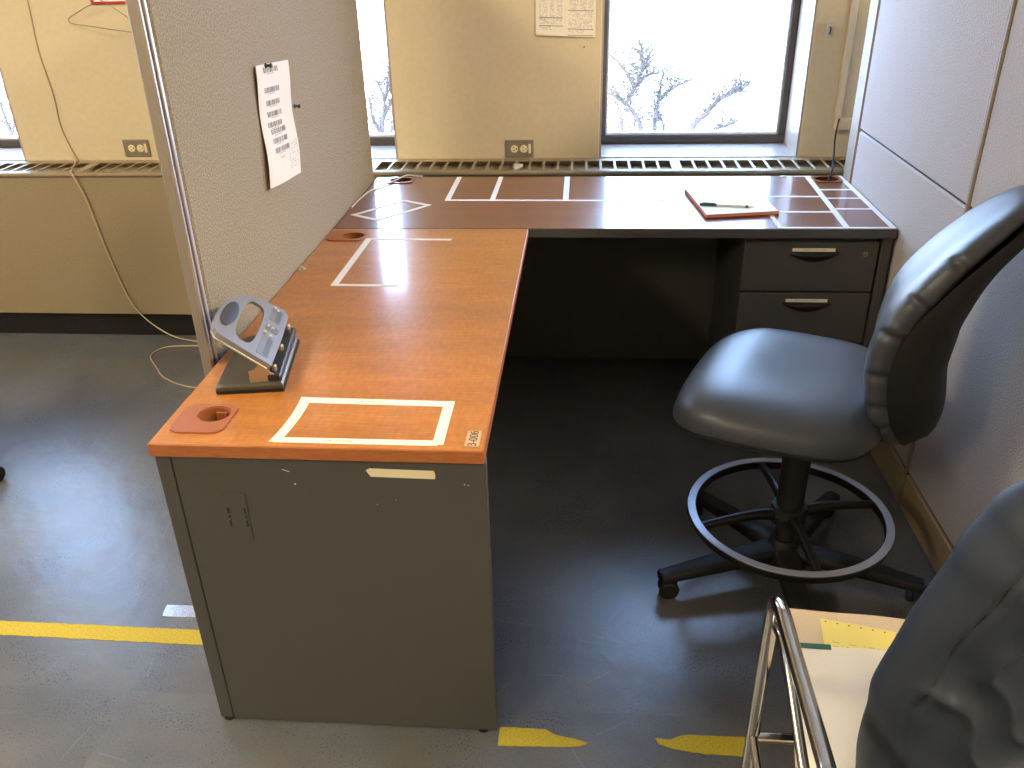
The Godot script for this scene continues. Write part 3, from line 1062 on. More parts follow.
func build_return_desk() -> void:
	var x0 := 0.247
	var x1 := 0.878
	var z0 := 0.754
	var z1 := 2.075
	var y1 := DESK_H
	var t := thing("return_desk", "orange wood laminate desk return on a dark grey base beside the tan partition", "desk", Vector3(0.56, 0, 1.41))
	var o := -t.position
	var s := S()
	var holes := [Vector3(0.3335, 0.838, 0.038), Vector3(0.3335, 1.964, 0.031)]
	worktop(s, x0 + 0.002, x1 - 0.004, z0 + 0.002, z1 - 0.002, holes, y1 - 0.026, y1, 1.05)
	part("worktop", s, M.wood_return, t).position = o
	s = S()
	bx(s, Vector3(x0, y1 - 0.027, z1 - 0.002), Vector3(x1, y1, z1 + 0.001), 0.0012)
	bx(s, Vector3(x0, y1 - 0.027, z0), Vector3(x0 + 0.002, y1, z1 - 0.002), 0.001)
	bx(s, Vector3(x1 - 0.005, y1 - 0.027, z0), Vector3(x1, y1 + 0.0002, z1 - 0.002), 0.0012)
	part("edge_band", s, M.edge_wood, t).position = o
	# left side panel, its front edge beside the end panel
	s = S()
	bx(s, Vector3(x0 + 0.001, 0.003, z0 + 0.02), Vector3(x0 + 0.031, y1 - 0.028, z1 - 0.011), 0.002)
	part("side_panel", s, M.desk_grey, t).position = o
	s = S()
	bx(s, Vector3(x0 + 0.0335, 0.003, z1 - 0.036), Vector3(x1 + 0.001, y1 - 0.031, z1 - 0.010), 0.002)
	var ep := part("end_panel", s, end_panel_material(), t)
	ep.position = o
	# access plate in the end panel
	var pl := Node3D.new()
	pl.name = "access_plate"
	t.add_child(pl)
	pl.position = o
	s = S()
	var outline := PackedVector2Array([Vector2(0.367, 0.623), Vector2(0.389, 0.6265), Vector2(0.411, 0.624), Vector2(0.411, 0.514), Vector2(0.389, 0.511), Vector2(0.367, 0.514)])
	var q := Basis(Vector3.RIGHT, Vector3(0, 0, 1), Vector3.UP)
	prism(s, outline, 0.0, 0.0016, Vector3(0, 0, z1 - 0.010), q)
	part("plate", s, M.desk_grey, pl)
	for xx in [0.3725, 0.4055]:
		for e in [[0.590, 0.578], [0.572, 0.566], [0.560, 0.546]]:
			s = S()
			bx(s, Vector3(xx - 0.0016, e[1], z1 - 0.0085), Vector3(xx + 0.0016, e[0], z1 - 0.0078))
			part("slot", s, M.dark_gap, pl)
	s = S()
	for e in [[0.497, 0.680, 0.008, 0.0015], [0.504, 0.6775, 0.006, 0.0015], [0.514, 0.649, 0.0035, 0.003], [0.838, 0.657, 0.0025, 0.002], [0.845, 0.656, 0.002, 0.002], [0.668, 0.606, 0.0015, 0.0015], [0.705, 0.618, 0.0015, 0.0012]]:
		box(s, Vector3(e[0], e[1], z1 - 0.0099), Vector3(e[2], e[3], 0.0003), 0.0, Basis(Vector3.BACK, -0.3))
	var chips := part("paint_chips", s, M.tape_white, t)
	chips.position = o
	chips.set_meta("kind", "stuff")
	for xx in [x0 + 0.02, x1 - 0.03]:
		s = S()
		lathe(s, Vector3(xx, 0, z1 - 0.018), [Vector2(0, 0.0035), Vector2(0.013, 0.0035), Vector2(0.013, 0), Vector2(0, 0)], 14)
		part("glide", s, M.black_plastic, t).position = o
	for h in holes:
		var hold := Node3D.new()
		hold.name = "cable_port"
		t.add_child(hold, true)
		hold.position = o
		if h.y > 1.5:
			grommet(hold, M.grommet, true, Vector2(h.x, h.y), h.z, 1.05, 0.266, 0.373, 1.925, 2.035, y1)
		else:
			grommet(hold, M.grommet, false, Vector2(h.x, h.y), 0.031, 1.15, 0.255, 0.373, 0.79, 0.885, y1)

func end_panel_material() -> StandardMaterial3D:
	# dark olive grey laminate with a few pale chips where the photograph shows them
	var m: StandardMaterial3D = M.desk_grey
	return m

# ------------------------------------------------------------------ drafting chair
func even_angle(t: float, n: float) -> float:
	# angle that steps evenly along a squircle of power n, t from 0 to 4 quadrants
	var quad := floorf(t)
	var q := t - quad
	var d := pow(2.0, -1.0 / n)
	if int(quad) % 2 == 1:
		q = 1.0 - q
	var a := asin(pow(2.0 * q * d, n * 0.5)) if q <= 0.5 else PI / 2.0 - asin(pow(2.0 * (1.0 - q) * d, n * 0.5))
	if int(quad) % 2 == 1:
		a = PI / 2.0 - a
	return a + quad * PI / 2.0

func cushion_grid(rings: int, seg: int, f: Callable, n := 3.0) -> Array:
	# closed skin from pole to pole: v from 0 (front middle) through 1 (rim) to 2 (back middle)
	var g := []
	for i in rings + 1:
		var v := 2.0 * i / rings
		var row := []
		for j in seg:
			row.append(f.call(v, even_angle(4.0 * j / seg, n)))
		g.append(row)
	return g

func squircle(a: float, n: float) -> Vector2:
	var c := cos(a)
	var d := sin(a)
	return Vector2(signf(c) * pow(absf(c), 2.0 / n), signf(d) * pow(absf(d), 2.0 / n))

func seat_point(v: float, a: float, grow: float, up: float, down: float) -> Vector3:
	# seat outline: waterfall front (-x), squarer back
	var e := squircle(a, 3.6)
	var front := e.x < 0.0
	var half := Vector2(0.268 if front else 0.215, 0.283 - 0.008 * e.x)
	half += Vector2(grow, grow)
	var r := v if v <= 1.0 else 2.0 - v
	var lift := pow(maxf(0.0, 1.0 - pow(r, 3.2)), 0.5)
	var rr := pow(r, 0.72) if v <= 1.0 else r
	var y := up * lift if v <= 1.0 else -down * pow(maxf(0.0, 1.0 - pow(r, 8.0)), 0.5)
	var p := Vector3(e.x * half.x * rr, y, e.y * half.y * rr)
	if v <= 1.0:
		p.y -= 0.012 * exp(-((p.x - 0.04) * (p.x - 0.04) + p.z * p.z) / 0.02)   # hollow of use
	if p.x < -0.12:
		p.y -= 0.35 * pow(-p.x - 0.12, 1.4)                                         # front rolls down
	return p

func back_curve(h: float) -> Vector2:
	# middle line of the backrest in side view, h from -1 (bottom) to 1 (top): (x back, y)
	var pts := [Vector2(0.072, -0.04), Vector2(0.042, 0.03), Vector2(0.018, 0.115), Vector2(0.013, 0.203), Vector2(0.036, 0.287), Vector2(0.076, 0.355), Vector2(0.123, 0.421), Vector2(0.175, 0.485), Vector2(0.222, 0.540)]
	var t := clampf((h + 1.0) * 0.5, 0.0, 1.0) * (pts.size() - 1)
	var i := mini(int(t), pts.size() - 2)
	return pts[i].cubic_interpolate(pts[i + 1], pts[maxi(i - 1, 0)], pts[mini(i + 2, pts.size() - 1)], t - i)

func back_point(v: float, a: float, front: float, rear: float, scale: float, creases: bool) -> Vector3:
	var e := squircle(a, 2.9)
	var r := v if v <= 1.0 else 2.0 - v
	var rr := pow(r, 0.7)
	var h := e.y * rr * scale
	var half := 0.188 - 0.035 * smoothstep(0.0, 1.0, h) - 0.008 * smoothstep(0.0, -1.0, h)
	var z := e.x * rr * half * scale
	var c := back_curve(h)
	var c2 := back_curve(minf(h + 0.02, 1.0))
	var c1 := back_curve(maxf(h - 0.02, -1.0))
	var tan := (c2 - c1).normalized()
	var nrm := Vector2(-tan.y, tan.x)         # towards the sitter (-x)
	var off: float
	if v <= 1.0:
		off = front * pow(maxf(0.0, 1.0 - pow(r, 3.4)), 0.5)
	else:
		off = -rear * pow(maxf(0.0, 1.0 - pow(r, 4.0)), 0.5) * (1.0 - 0.6 * smoothstep(-0.25, 0.65, h))
	off += 0.35 * z * z                       # wraps round the sitter
	if creases and r > 0.75:
		for k in [-0.74, -0.58, -0.36, -0.10, 0.16, 0.46]:
			var q := 0.0
			if absf(e.x) > 0.6:
				q = exp(-pow((h - k - (0.03 if e.x > 0 else -0.02) + 0.10 * (1.0 - v)) / 0.020, 2.0)) - 0.45 * exp(-pow((h - k - 0.055 - (0.03 if e.x > 0 else -0.02) + 0.10 * (1.0 - v)) / 0.030, 2.0))
			var depth := 0.0065 * q * smoothstep(0.72, 0.95, r)
			z -= signf(z) * depth
			off -= depth * 0.4 if v <= 1.0 else 0.0
	return Vector3(c.x + nrm.x * off, c.y + nrm.y * off, z)

func star_base(t: Node3D, lift: float) -> void:
	var s := S()
	lathe(s, Vector3.ZERO, [Vector2(0.0, 0.122), Vector2(0.030, 0.122), Vector2(0.036, 0.115), Vector2(0.045, 0.095), Vector2(0.062, 0.085), Vector2(0.068, 0.06), Vector2(0.0, 0.055)], 24)
	part("base_hub", s, M.black_plastic, t)
	for k in 5:
		var a := TAU * k / 5.0
		var d := Vector3(sin(a), 0, cos(a))
		var w := Vector3(cos(a), 0, -sin(a))
		s = S()
		var g := []
		for i in 9:
			var f := i / 8.0
			var r := lerpf(0.03, 0.35, f)
			var hw := lerpf(0.036, 0.021, f)
			var yt := lerpf(0.108, 0.076, pow(f, 1.3))
			var yb := lerpf(0.062, 0.048, f)
			var row := []
			for j in 12:
				var b := TAU * j / 12.0
				var e := squircle(b, 3.2)
				row.append(d * r + w * (e.x * hw) + Vector3.UP * ((yt + yb) * 0.5 + e.y * (yt - yb) * 0.5))
			g.append(row)
		skin(s, g, d * 0.18 + Vector3.UP * 0.08)
		flat(s, g[8], d)
		var leg := part("leg", s, M.black_plastic, t)
		# twin-wheel caster under the leg's tip
		s = S()
		var ct := d * 0.338
		tube(s, PackedVector3Array([ct + Vector3.UP * 0.05, ct + Vector3.UP * 0.078]), 0.012, 10)
		var turn := Basis(Vector3.UP, a + 0.9 + 0.5 * k)
		for sd in [-1.0, 1.0]:
			var cc := ct + turn * Vector3(sd * 0.013, 0, 0.012) + Vector3.UP * 0.026
			lathe(s, cc, [Vector2(0, -0.009), Vector2(0.022, -0.009), Vector2(0.026, -0.005), Vector2(0.026, 0.005), Vector2(0.022, 0.009), Vector2(0, 0.009)], 18, turn * Basis(Vector3.FORWARD, PI / 2))
		box(s, ct + turn * Vector3(0, 0, 0.006) + Vector3.UP * 0.044, Vector3(0.034, 0.014, 0.034), 0.005, turn)
		part("caster", s, M.black_plastic, leg)

func build_drafting_chair() -> void:
	var t := thing("drafting_chair", "blue vinyl drafting chair with a black star base and round foot ring", "chair", Vector3(1.60, 0, 1.495))
	star_base(t, 0.0)
	var s := S()
	lathe(s, Vector3.ZERO, [Vector2(0.0, 0.50), Vector2(0.022, 0.50), Vector2(0.022, 0.20), Vector2(0.026, 0.199), Vector2(0.026, 0.10)], 20)
	part("gas_lift", s, M.black_plastic, t)
	s = S()
	lathe(s, Vector3.ZERO, [Vector2(0.030, 0.50), Vector2(0.037, 0.497), Vector2(0.034, 0.23), Vector2(0.030, 0.228), Vector2(0.030, 0.50)], 24)
	part("column_cover", s, M.black_plastic, t)
	# foot ring: flat topped hoop on four spokes
	var ry := 0.205
	s = S()
	lathe(s, Vector3.ZERO, [Vector2(0.238, ry - 0.022), Vector2(0.238, ry - 0.002), Vector2(0.240, ry), Vector2(0.259, ry), Vector2(0.2605, ry - 0.004), Vector2(0.256, ry - 0.022), Vector2(0.238, ry - 0.022)], 64)
	var ring := part("foot_ring", s, M.ring_side, t)
	s = S()
	lathe(s, Vector3.ZERO, [Vector2(0.2395, ry), Vector2(0.2398, ry + 0.0016), Vector2(0.2592, ry + 0.0016), Vector2(0.2600, ry)], 64)
	part("tread", s, M.ring_top, ring)
	for k in 4:
		var a := deg_to_rad(-14.0 + 90.0 * k + (8.0 if k % 2 else 0.0))
		var d := Vector3(cos(a), 0, sin(a))
		s = S()
		tube(s, smooth_path([d * 0.03 + Vector3.UP * (ry - 0.002), d * 0.10 + Vector3.UP * (ry + 0.004), d * 0.18 + Vector3.UP * (ry - 0.003), d * 0.243 + Vector3.UP * (ry - 0.012)], 4), [0.017, 0.0165, 0.016, 0.015, 0.014, 0.0135, 0.013, 0.0125, 0.012, 0.0118, 0.0115, 0.011, 0.011], 10)
		part("spoke", s, M.ring_side, ring)
	s = S()
	lathe(s, Vector3.ZERO, [Vector2(0.028, ry - 0.028), Vector2(0.044, ry - 0.026), Vector2(0.048, ry), Vector2(0.044, ry + 0.024), Vector2(0.028, ry + 0.026), Vector2(0.028, ry - 0.028)], 24)
	part("ring_collar", s, M.black_plastic, ring)
	# everything above the column turns together
	var yaw := deg_to_rad(-22.0)
	var head := Node3D.new()
	head.name = "seat_assembly"
	t.add_child(head)
	head.rotation.y = yaw
	s = S()
	var sy := 0.553
	var sx := -0.026
	var g := cushion_grid(44, 96, func(v, a): return Vector3(sx, sy, 0) + seat_point(v, a, 0.0, 0.078, 0.030), 3.6)
	skin(s, g, Vector3(sx, sy, 0))
	part("seat", s, M.vinyl, head)
	s = S()
	g = cushion_grid(16, 72, func(v, a): return Vector3(sx, sy - 0.018, 0) + seat_point(v, a, -0.008, 0.01, 0.018))
	skin(s, g, Vector3(sx, sy - 0.02, 0))
	part("seat_pan", s, M.black_plastic, head)
	s = S()
	box(s, Vector3(-0.02, 0.505, 0), Vector3(0.20, 0.03, 0.14), 0.008)
	tube(s, PackedVector3Array([Vector3(-0.05, 0.505, 0.06), Vector3(-0.05, 0.50, 0.20)]), 0.006, 8)
	part("tilt_mechanism", s, M.black_plastic, head)
	# backrest
	var bo := Vector3(0.150, 0.545, 0.0)
	s = S()
	g = cushion_grid(72, 320, func(v, a): return bo + back_point(v, a, 0.040, 0.045, 1.0, true), 2.9)
	skin(s, g, bo + Vector3(0.08, 0.26, 0))
	part("backrest", s, M.vinyl, head)
	s = S()
	g = cushion_grid(30, 96, func(v, a): return bo + Vector3(0.022, -0.004, 0) + back_point(v, a, 0.0, 0.100, 0.965, false))
	skin(s, g, bo + Vector3(0.11, 0.26, 0))
	part("back_shell", s, M.black_plastic, head)
	s = S()
	tube(s, smooth_path([Vector3(0.02, 0.495, 0), Vector3(0.14, 0.488, 0), Vector3(0.205, 0.505, 0), Vector3(0.225, 0.58, 0), Vector3(0.215, 0.66, 0)], 6), 0.022, 10)
	part("back_bracket", s, M.black_plastic, head)
	# a black star base peeks in from the aisle
	var b := thing("office_chair", "black castered office chair standing in the aisle past the tan partition", "chair", Vector3(-1.212, 0, 1.18), deg_to_rad(20.0))
	star_base(b, 0.0)
	s = S()
	lathe(s, Vector3.ZERO, [Vector2(0.0, 0.46), Vector2(0.026, 0.46), Vector2(0.026, 0.10)], 20)
	part("gas_lift", s, M.black_plastic, b)
	s = S()
	g = cushion_grid(24, 48, func(v, a): return Vector3(0.0, 0.48, 0) + seat_point(v, a, -0.02, 0.05, 0.03))
	skin(s, g, Vector3(0, 0.48, 0))
	part("seat", s, M.rubber, b)
	s = S()
	g = cushion_grid(24, 48, func(v, a): return Vector3(0.15, 0.52, 0) + back_point(v, a, 0.04, 0.03, 0.9, false))
	skin(s, g, Vector3(0.22, 0.76, 0))
	part("backrest", s, M.rubber, b)
	s = S()
	tube(s, smooth_path([Vector3(0.05, 0.455, 0), Vector3(0.2, 0.46, 0), Vector3(0.25, 0.6, 0), Vector3(0.24, 0.72, 0)], 5), 0.02, 8)
	part("back_bracket", s, M.black_plastic, b)

# ------------------------------------------------------------------ chrome armchair with jacket and folders
func build_armchair() -> void:
	var cx := 1.635
	var t := thing("armchair", "chrome tube armchair in the foreground with folders on its seat", "chair", Vector3(cx, 0, 2.45))
	for sd in [-1.0, 1.0]:
		var x: float = sd * 0.281
		# outer loop: runner, front leg, arm
		var s := S()
		tube(s, smooth_path([Vector3(x, 0.013, 0.30), Vector3(x, 0.013, 0.0), Vector3(x, 0.013, -0.09), Vector3(x, 0.03, -0.118), Vector3(x, 0.10, -0.124), Vector3(x, 0.35, -0.122), Vector3(x, 0.56, -0.120), Vector3(x, 0.635, -0.112), Vector3(x, 0.660, -0.075), Vector3(x, 0.661, 0.0), Vector3(x, 0.660, 0.15), Vector3(x, 0.655, 0.22), Vector3(x, 0.62, 0.262), Vector3(x, 0.50, 0.275), Vector3(x, 0.12, 0.325), Vector3(x, 0.04, 0.33)], 7), 0.0115, 14)
		part("arm_frame", s, M.chrome, t)
		# inner tube under the arm that carries the seat
		s = S()
		var xi: float = sd * 0.276
		tube(s, smooth_path([Vector3(xi, 0.600, -0.105), Vector3(xi, 0.612, -0.06), Vector3(xi, 0.600, 0.0), Vector3(xi, 0.56, 0.10), Vector3(xi, 0.52, 0.22), Vector3(xi, 0.50, 0.265)], 7), 0.008, 12)
		part("inner_tube", s, M.chrome, t)
		s = S()
		tube(s, smooth_path([Vector3(x, 0.34, -0.115), Vector3(x + sd * -0.012, 0.24, -0.02), Vector3(x + sd * -0.014, 0.05, 0.15), Vector3(x, 0.02, 0.18)], 7), 0.008, 12)
		part("brace", s, M.chrome, t)
	for e in [[0.335, -0.118], [0.30, -0.06], [0.29, 0.14]]:
		var s := S()
		tube(s, PackedVector3Array([Vector3(-0.281, e[0], e[1]), Vector3(0, e[0], e[1]), Vector3(0.281, e[0], e[1])]), 0.010, 12)
		part("crossbar", s, M.chrome, t)
	var s := S()
	var g := []
	for i in 17:
		var v := 2.0 * i / 16.0
		var row := []
		for j in 48:
			var e := squircle(TAU * j / 48.0, 5.0)
			var r := v if v <= 1.0 else 2.0 - v
			var y := 0.435 + (0.024 if v <= 1.0 else -0.028) * pow(maxf(0.0, 1.0 - pow(r, 6.0)), 0.5)
			row.append(Vector3(e.x * 0.235 * r, y, -0.09 + e.y * 0.20 * r))
		g.append(row)
	skin(s, g, Vector3(0, 0.435, 0))
	part("seat", s, M.nylon, t)
	for sd in [-1.0, 1.0]:
		s = S()
		tube(s, smooth_path([Vector3(sd * 0.12, 0.42, 0.02), Vector3(sd * 0.12, 0.52, 0.035), Vector3(sd * 0.11, 0.66, 0.048), Vector3(sd * 0.095, 0.80, 0.055)], 6), 0.010, 10)
		part("back_upright", s, M.chrome, t)
	s = S()
	tube(s, PackedVector3Array([Vector3(-0.272, 0.41, 0.1), Vector3(0, 0.405, 0.1), Vector3(0.272, 0.41, 0.1)]), 0.009, 10)
	part("crossbar", s, M.chrome, t)
	s = S()
	box(s, Vector3(0, 0.70, 0.050), Vector3(0.22, 0.24, 0.026), 0.010, Basis(Vector3.RIGHT, deg_to_rad(-5)))
	part("backrest", s, M.nylon, t)
	build_jacket(cx)
	build_folders()

func jacket_half(y: float) -> float:
	# half width of the hanging jacket by height (left outline traced at its own depth)
	var pts := [[0.34, 0.160], [0.44, 0.172], [0.54, 0.183], [0.64, 0.182], [0.755, 0.156], [0.863, 0.120], [0.93, 0.088], [0.99, 0.058], [1.02, 0.025]]
	if y <= pts[0][0]:
		return pts[0][1]
	for i in pts.size() - 1:
		if y <= pts[i + 1][0]:
			return lerpf(pts[i][1], pts[i + 1][1], smoothstep(0, 1, (y - pts[i][0]) / (pts[i + 1][0] - pts[i][0])) * 0.5 + 0.5 * (y - pts[i][0]) / (pts[i + 1][0] - pts[i][0]))
	return 0.02

func build_jacket(cx: float) -> void:
	var zc := 2.505
	var t := thing("jacket", "dark blue-grey nylon jacket hung over the back of the chrome armchair", "jacket", Vector3(cx, 0.36, zc))
	var n := FastNoiseLite.new()
	n.seed = 5
	n.frequency = 2.2
	n.fractal_octaves = 2
	n.fractal_gain = 0.45
	var skin_at := func(ex: float, ez: float, y: float) -> Vector3:
		var hw := jacket_half(y)
		var thick := 0.062 * smoothstep(1.03, 0.92, y) + 0.006
		var x := ex * hw
		var z := ez * thick
		# folds fall diagonally from the shoulder
		var d := x * 0.75 + y * 0.65
		var fold := (0.7 - pow(absf(sin(d * 21.0 + 4.0 * n.get_noise_2d(x * 1.6, y * 1.6))), 0.7)) * 0.016 * (0.6 + 0.8 * n.get_noise_2d(y * 2.0, x * 2.0))
		fold += n.get_noise_3d(x * 2.4, y * 1.3, 0.0) * 0.018
		fold += 0.0035 * sin(d * 78.0 + 9.0 * n.get_noise_2d(x * 1.1 + 5.0, y * 1.1)) * (0.5 + n.get_noise_2d(x * 2.2, y * 2.2 + 9.0))
		var inset := hw - absf(x)
		var edge := smoothstep(0.004, 0.05, inset)
		z += signf(ez) * fold * edge
		# stitched hem that runs beside the edge
		z -= signf(ez) * 0.0045 * exp(-pow((inset - 0.034) / 0.0032, 2.0))
		return Vector3(x + 0.003 * n.get_noise_2d(y * 3.0, ex), y - 0.36, z)
	var g := []
	var ni := 120
	var nj := 200
	for i in ni + 1:
		var y := lerpf(0.36, 1.02, float(i) / ni)
		var row := []
		for j in nj:
			var e := squircle(even_angle(4.0 * j / nj, 2.4), 2.4)
			row.append(skin_at.call(e.x, e.y, y))
		g.append(row)
	var s := S()
	skin(s, g, Vector3(0, 0.3, 0))
	flat(s, g[0], Vector3.DOWN)
	flat(s, g[ni], Vector3.UP)
	part("shell", s, M.nylon, t)
	for sd in [-1.0, 1.0]:
		s = S()
		var pts := []
		for i in 40:
			var y := lerpf(0.38, 0.93, i / 39.0)
			var hw := jacket_half(y)
			var ex: float = sd * (hw - 0.034) / hw
			var ez := pow(maxf(0.0, 1.0 - pow(absf(ex), 2.4)), 1.0 / 2.4)
			pts.append(skin_at.call(ex, ez, y) + Vector3(0, 0, 0.0002))
		# a thread of stitching in the hem
		tube(s, smooth_path(pts, 2), 0.0009, 5)
		part("hem_stitching", s, M.handle, t)

func sheet(s: SurfaceTool, a: Vector2, b: Vector2, c: Vector2, d: Vector2, y: float, th: float, wave := 0.0, n := 12) -> void:
	# a paper sheet with corners a b c d (x, z), gently waved
	for side in [0.0, 1.0]:
		var g := []
		for i in n + 1:
			var row := []
			for j in n + 1:
				var p := a.lerp(b, float(j) / n).lerp(d.lerp(c, float(j) / n), float(i) / n)
				row.append(Vector3(p.x, y + th * side + wave * sin(p.x * 31.0 + 1.0) * (1.0 - float(i) / n), p.y))
			g.append(row)
		skin(s, g, Vector3((a.x + c.x) * 0.5, y + th * 0.5 + (-10.0 if side > 0 else 10.0), (a.y + c.y) * 0.5), false)
	for e in [[a, b], [b, c], [c, d], [d, a]]:
		var m: Vector2 = (e[0] + e[1]) * 0.5 - (a + c) * 0.5
		flat(s, [Vector3(e[0].x, y, e[0].y), Vector3(e[1].x, y, e[1].y), Vector3(e[1].x, y + th, e[1].y), Vector3(e[0].x, y + th, e[0].y)], Vector3(m.x, 0, m.y))

func build_folders() -> void:
	var y := 0.4605
	var t := thing("manila_folder", "open manila folder with a torn top edge on the chrome armchair", "folder", Vector3(1.56, y, 2.34))
	var s := S()
	var o := Vector2(1.56, 2.34)
	sheet(s, Vector2(1.435, 2.152) - o, Vector2(1.660, 2.172) - o, Vector2(1.640, 2.52) - o, Vector2(1.372, 2.51) - o, 0.0, 0.004, 0.0015)
	part("back_leaf", s, M.manila, t)
	var f := thing("yellow_form", "yellow punched paper form between the folder leaves", "paper", Vector3(1.55, y + 0.0062, 2.25))
	s = S()
	var of := Vector2(1.55, 2.25)
	sheet(s, Vector2(1.483, 2.178) - of, Vector2(1.645, 2.215) - of, Vector2(1.630, 2.34) - of, Vector2(1.465, 2.33) - of, 0.0, 0.0006)
	part("page", s, form_material(), f)
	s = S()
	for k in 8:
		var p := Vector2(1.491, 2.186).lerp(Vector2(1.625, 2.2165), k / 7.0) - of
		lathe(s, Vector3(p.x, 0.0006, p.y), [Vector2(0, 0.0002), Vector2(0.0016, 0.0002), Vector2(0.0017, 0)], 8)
	part("punched_hole_dots", s, mat(Color(0.47, 0.36, 0.20), 0.7), f).set_meta("kind", "stuff")  # discs stand for the punched holes, the shade inside put into the brown
	var c := thing("cream_folder", "closed cream folder with a green index tab on the chrome armchair", "folder", Vector3(1.52, y + 0.0075, 2.38))
	s = S()
	var oc := Vector2(1.52, 2.38)
	sheet(s, Vector2(1.430, 2.250) - oc, Vector2(1.605, 2.256) - oc, Vector2(1.590, 2.53) - oc, Vector2(1.370, 2.525) - oc, 0.0, 0.004)
	part("cover", s, M.cream, c)
	s = S()
	sheet(s, Vector2(1.433, 2.246) - oc, Vector2(1.484, 2.248) - oc, Vector2(1.4825, 2.260) - oc, Vector2(1.431, 2.258) - oc, 0.0041, 0.0006, 0.0, 2)
	part("index_tab", s, mat(Color(0.13, 0.38, 0.26), 0.5), c).set_meta("label", "dark green tab")

func form_material() -> StandardMaterial3D:
	var im := Image.create(160, 160, false, Image.FORMAT_RGB8)
	im.fill(Color(0.96, 0.87, 0.45))
	var r := RandomNumberGenerator.new()
	r.seed = 19
	for row in 9:
		var x := 14
		while x < 140:
			var w := r.randi_range(3, 12)
			if r.randf() < 0.55:
				im.fill_rect(Rect2i(x, 58 + row * 10, w, 2), Color(0.80, 0.70, 0.36))
			x += w + 4
	for k in 5:
		im.fill_rect(Rect2i(36 + k * 9, 66 + (k % 2) * 8, 3, 4), Color(0.45, 0.40, 0.25))
	var m := mat(Color.WHITE, 0.7)
	m.albedo_texture = ImageTexture.create_from_image(im)
	return m

# ------------------------------------------------------------------ things on the walls
func text_rows(im: Image, r: Rect2i, step: int, ink: Color, rr: RandomNumberGenerator, fill := 0.8) -> void:
	var y := r.position.y
	while y < r.end.y:
		var x := r.position.x
		while x < r.end.x:
			var w := rr.randi_range(3, 9)
			if rr.randf() < fill:
				im.fill_rect(Rect2i(x, y, mini(w, r.end.x - x), maxi(1, step / 2 - 1)), ink)
			x += w + rr.randi_range(1, 4)
		y += step

func uv_mat(im: Image, rough := 0.75) -> StandardMaterial3D:
	var m := mat(Color.WHITE, rough)
	m.albedo_texture = ImageTexture.create_from_image(im)
	return m

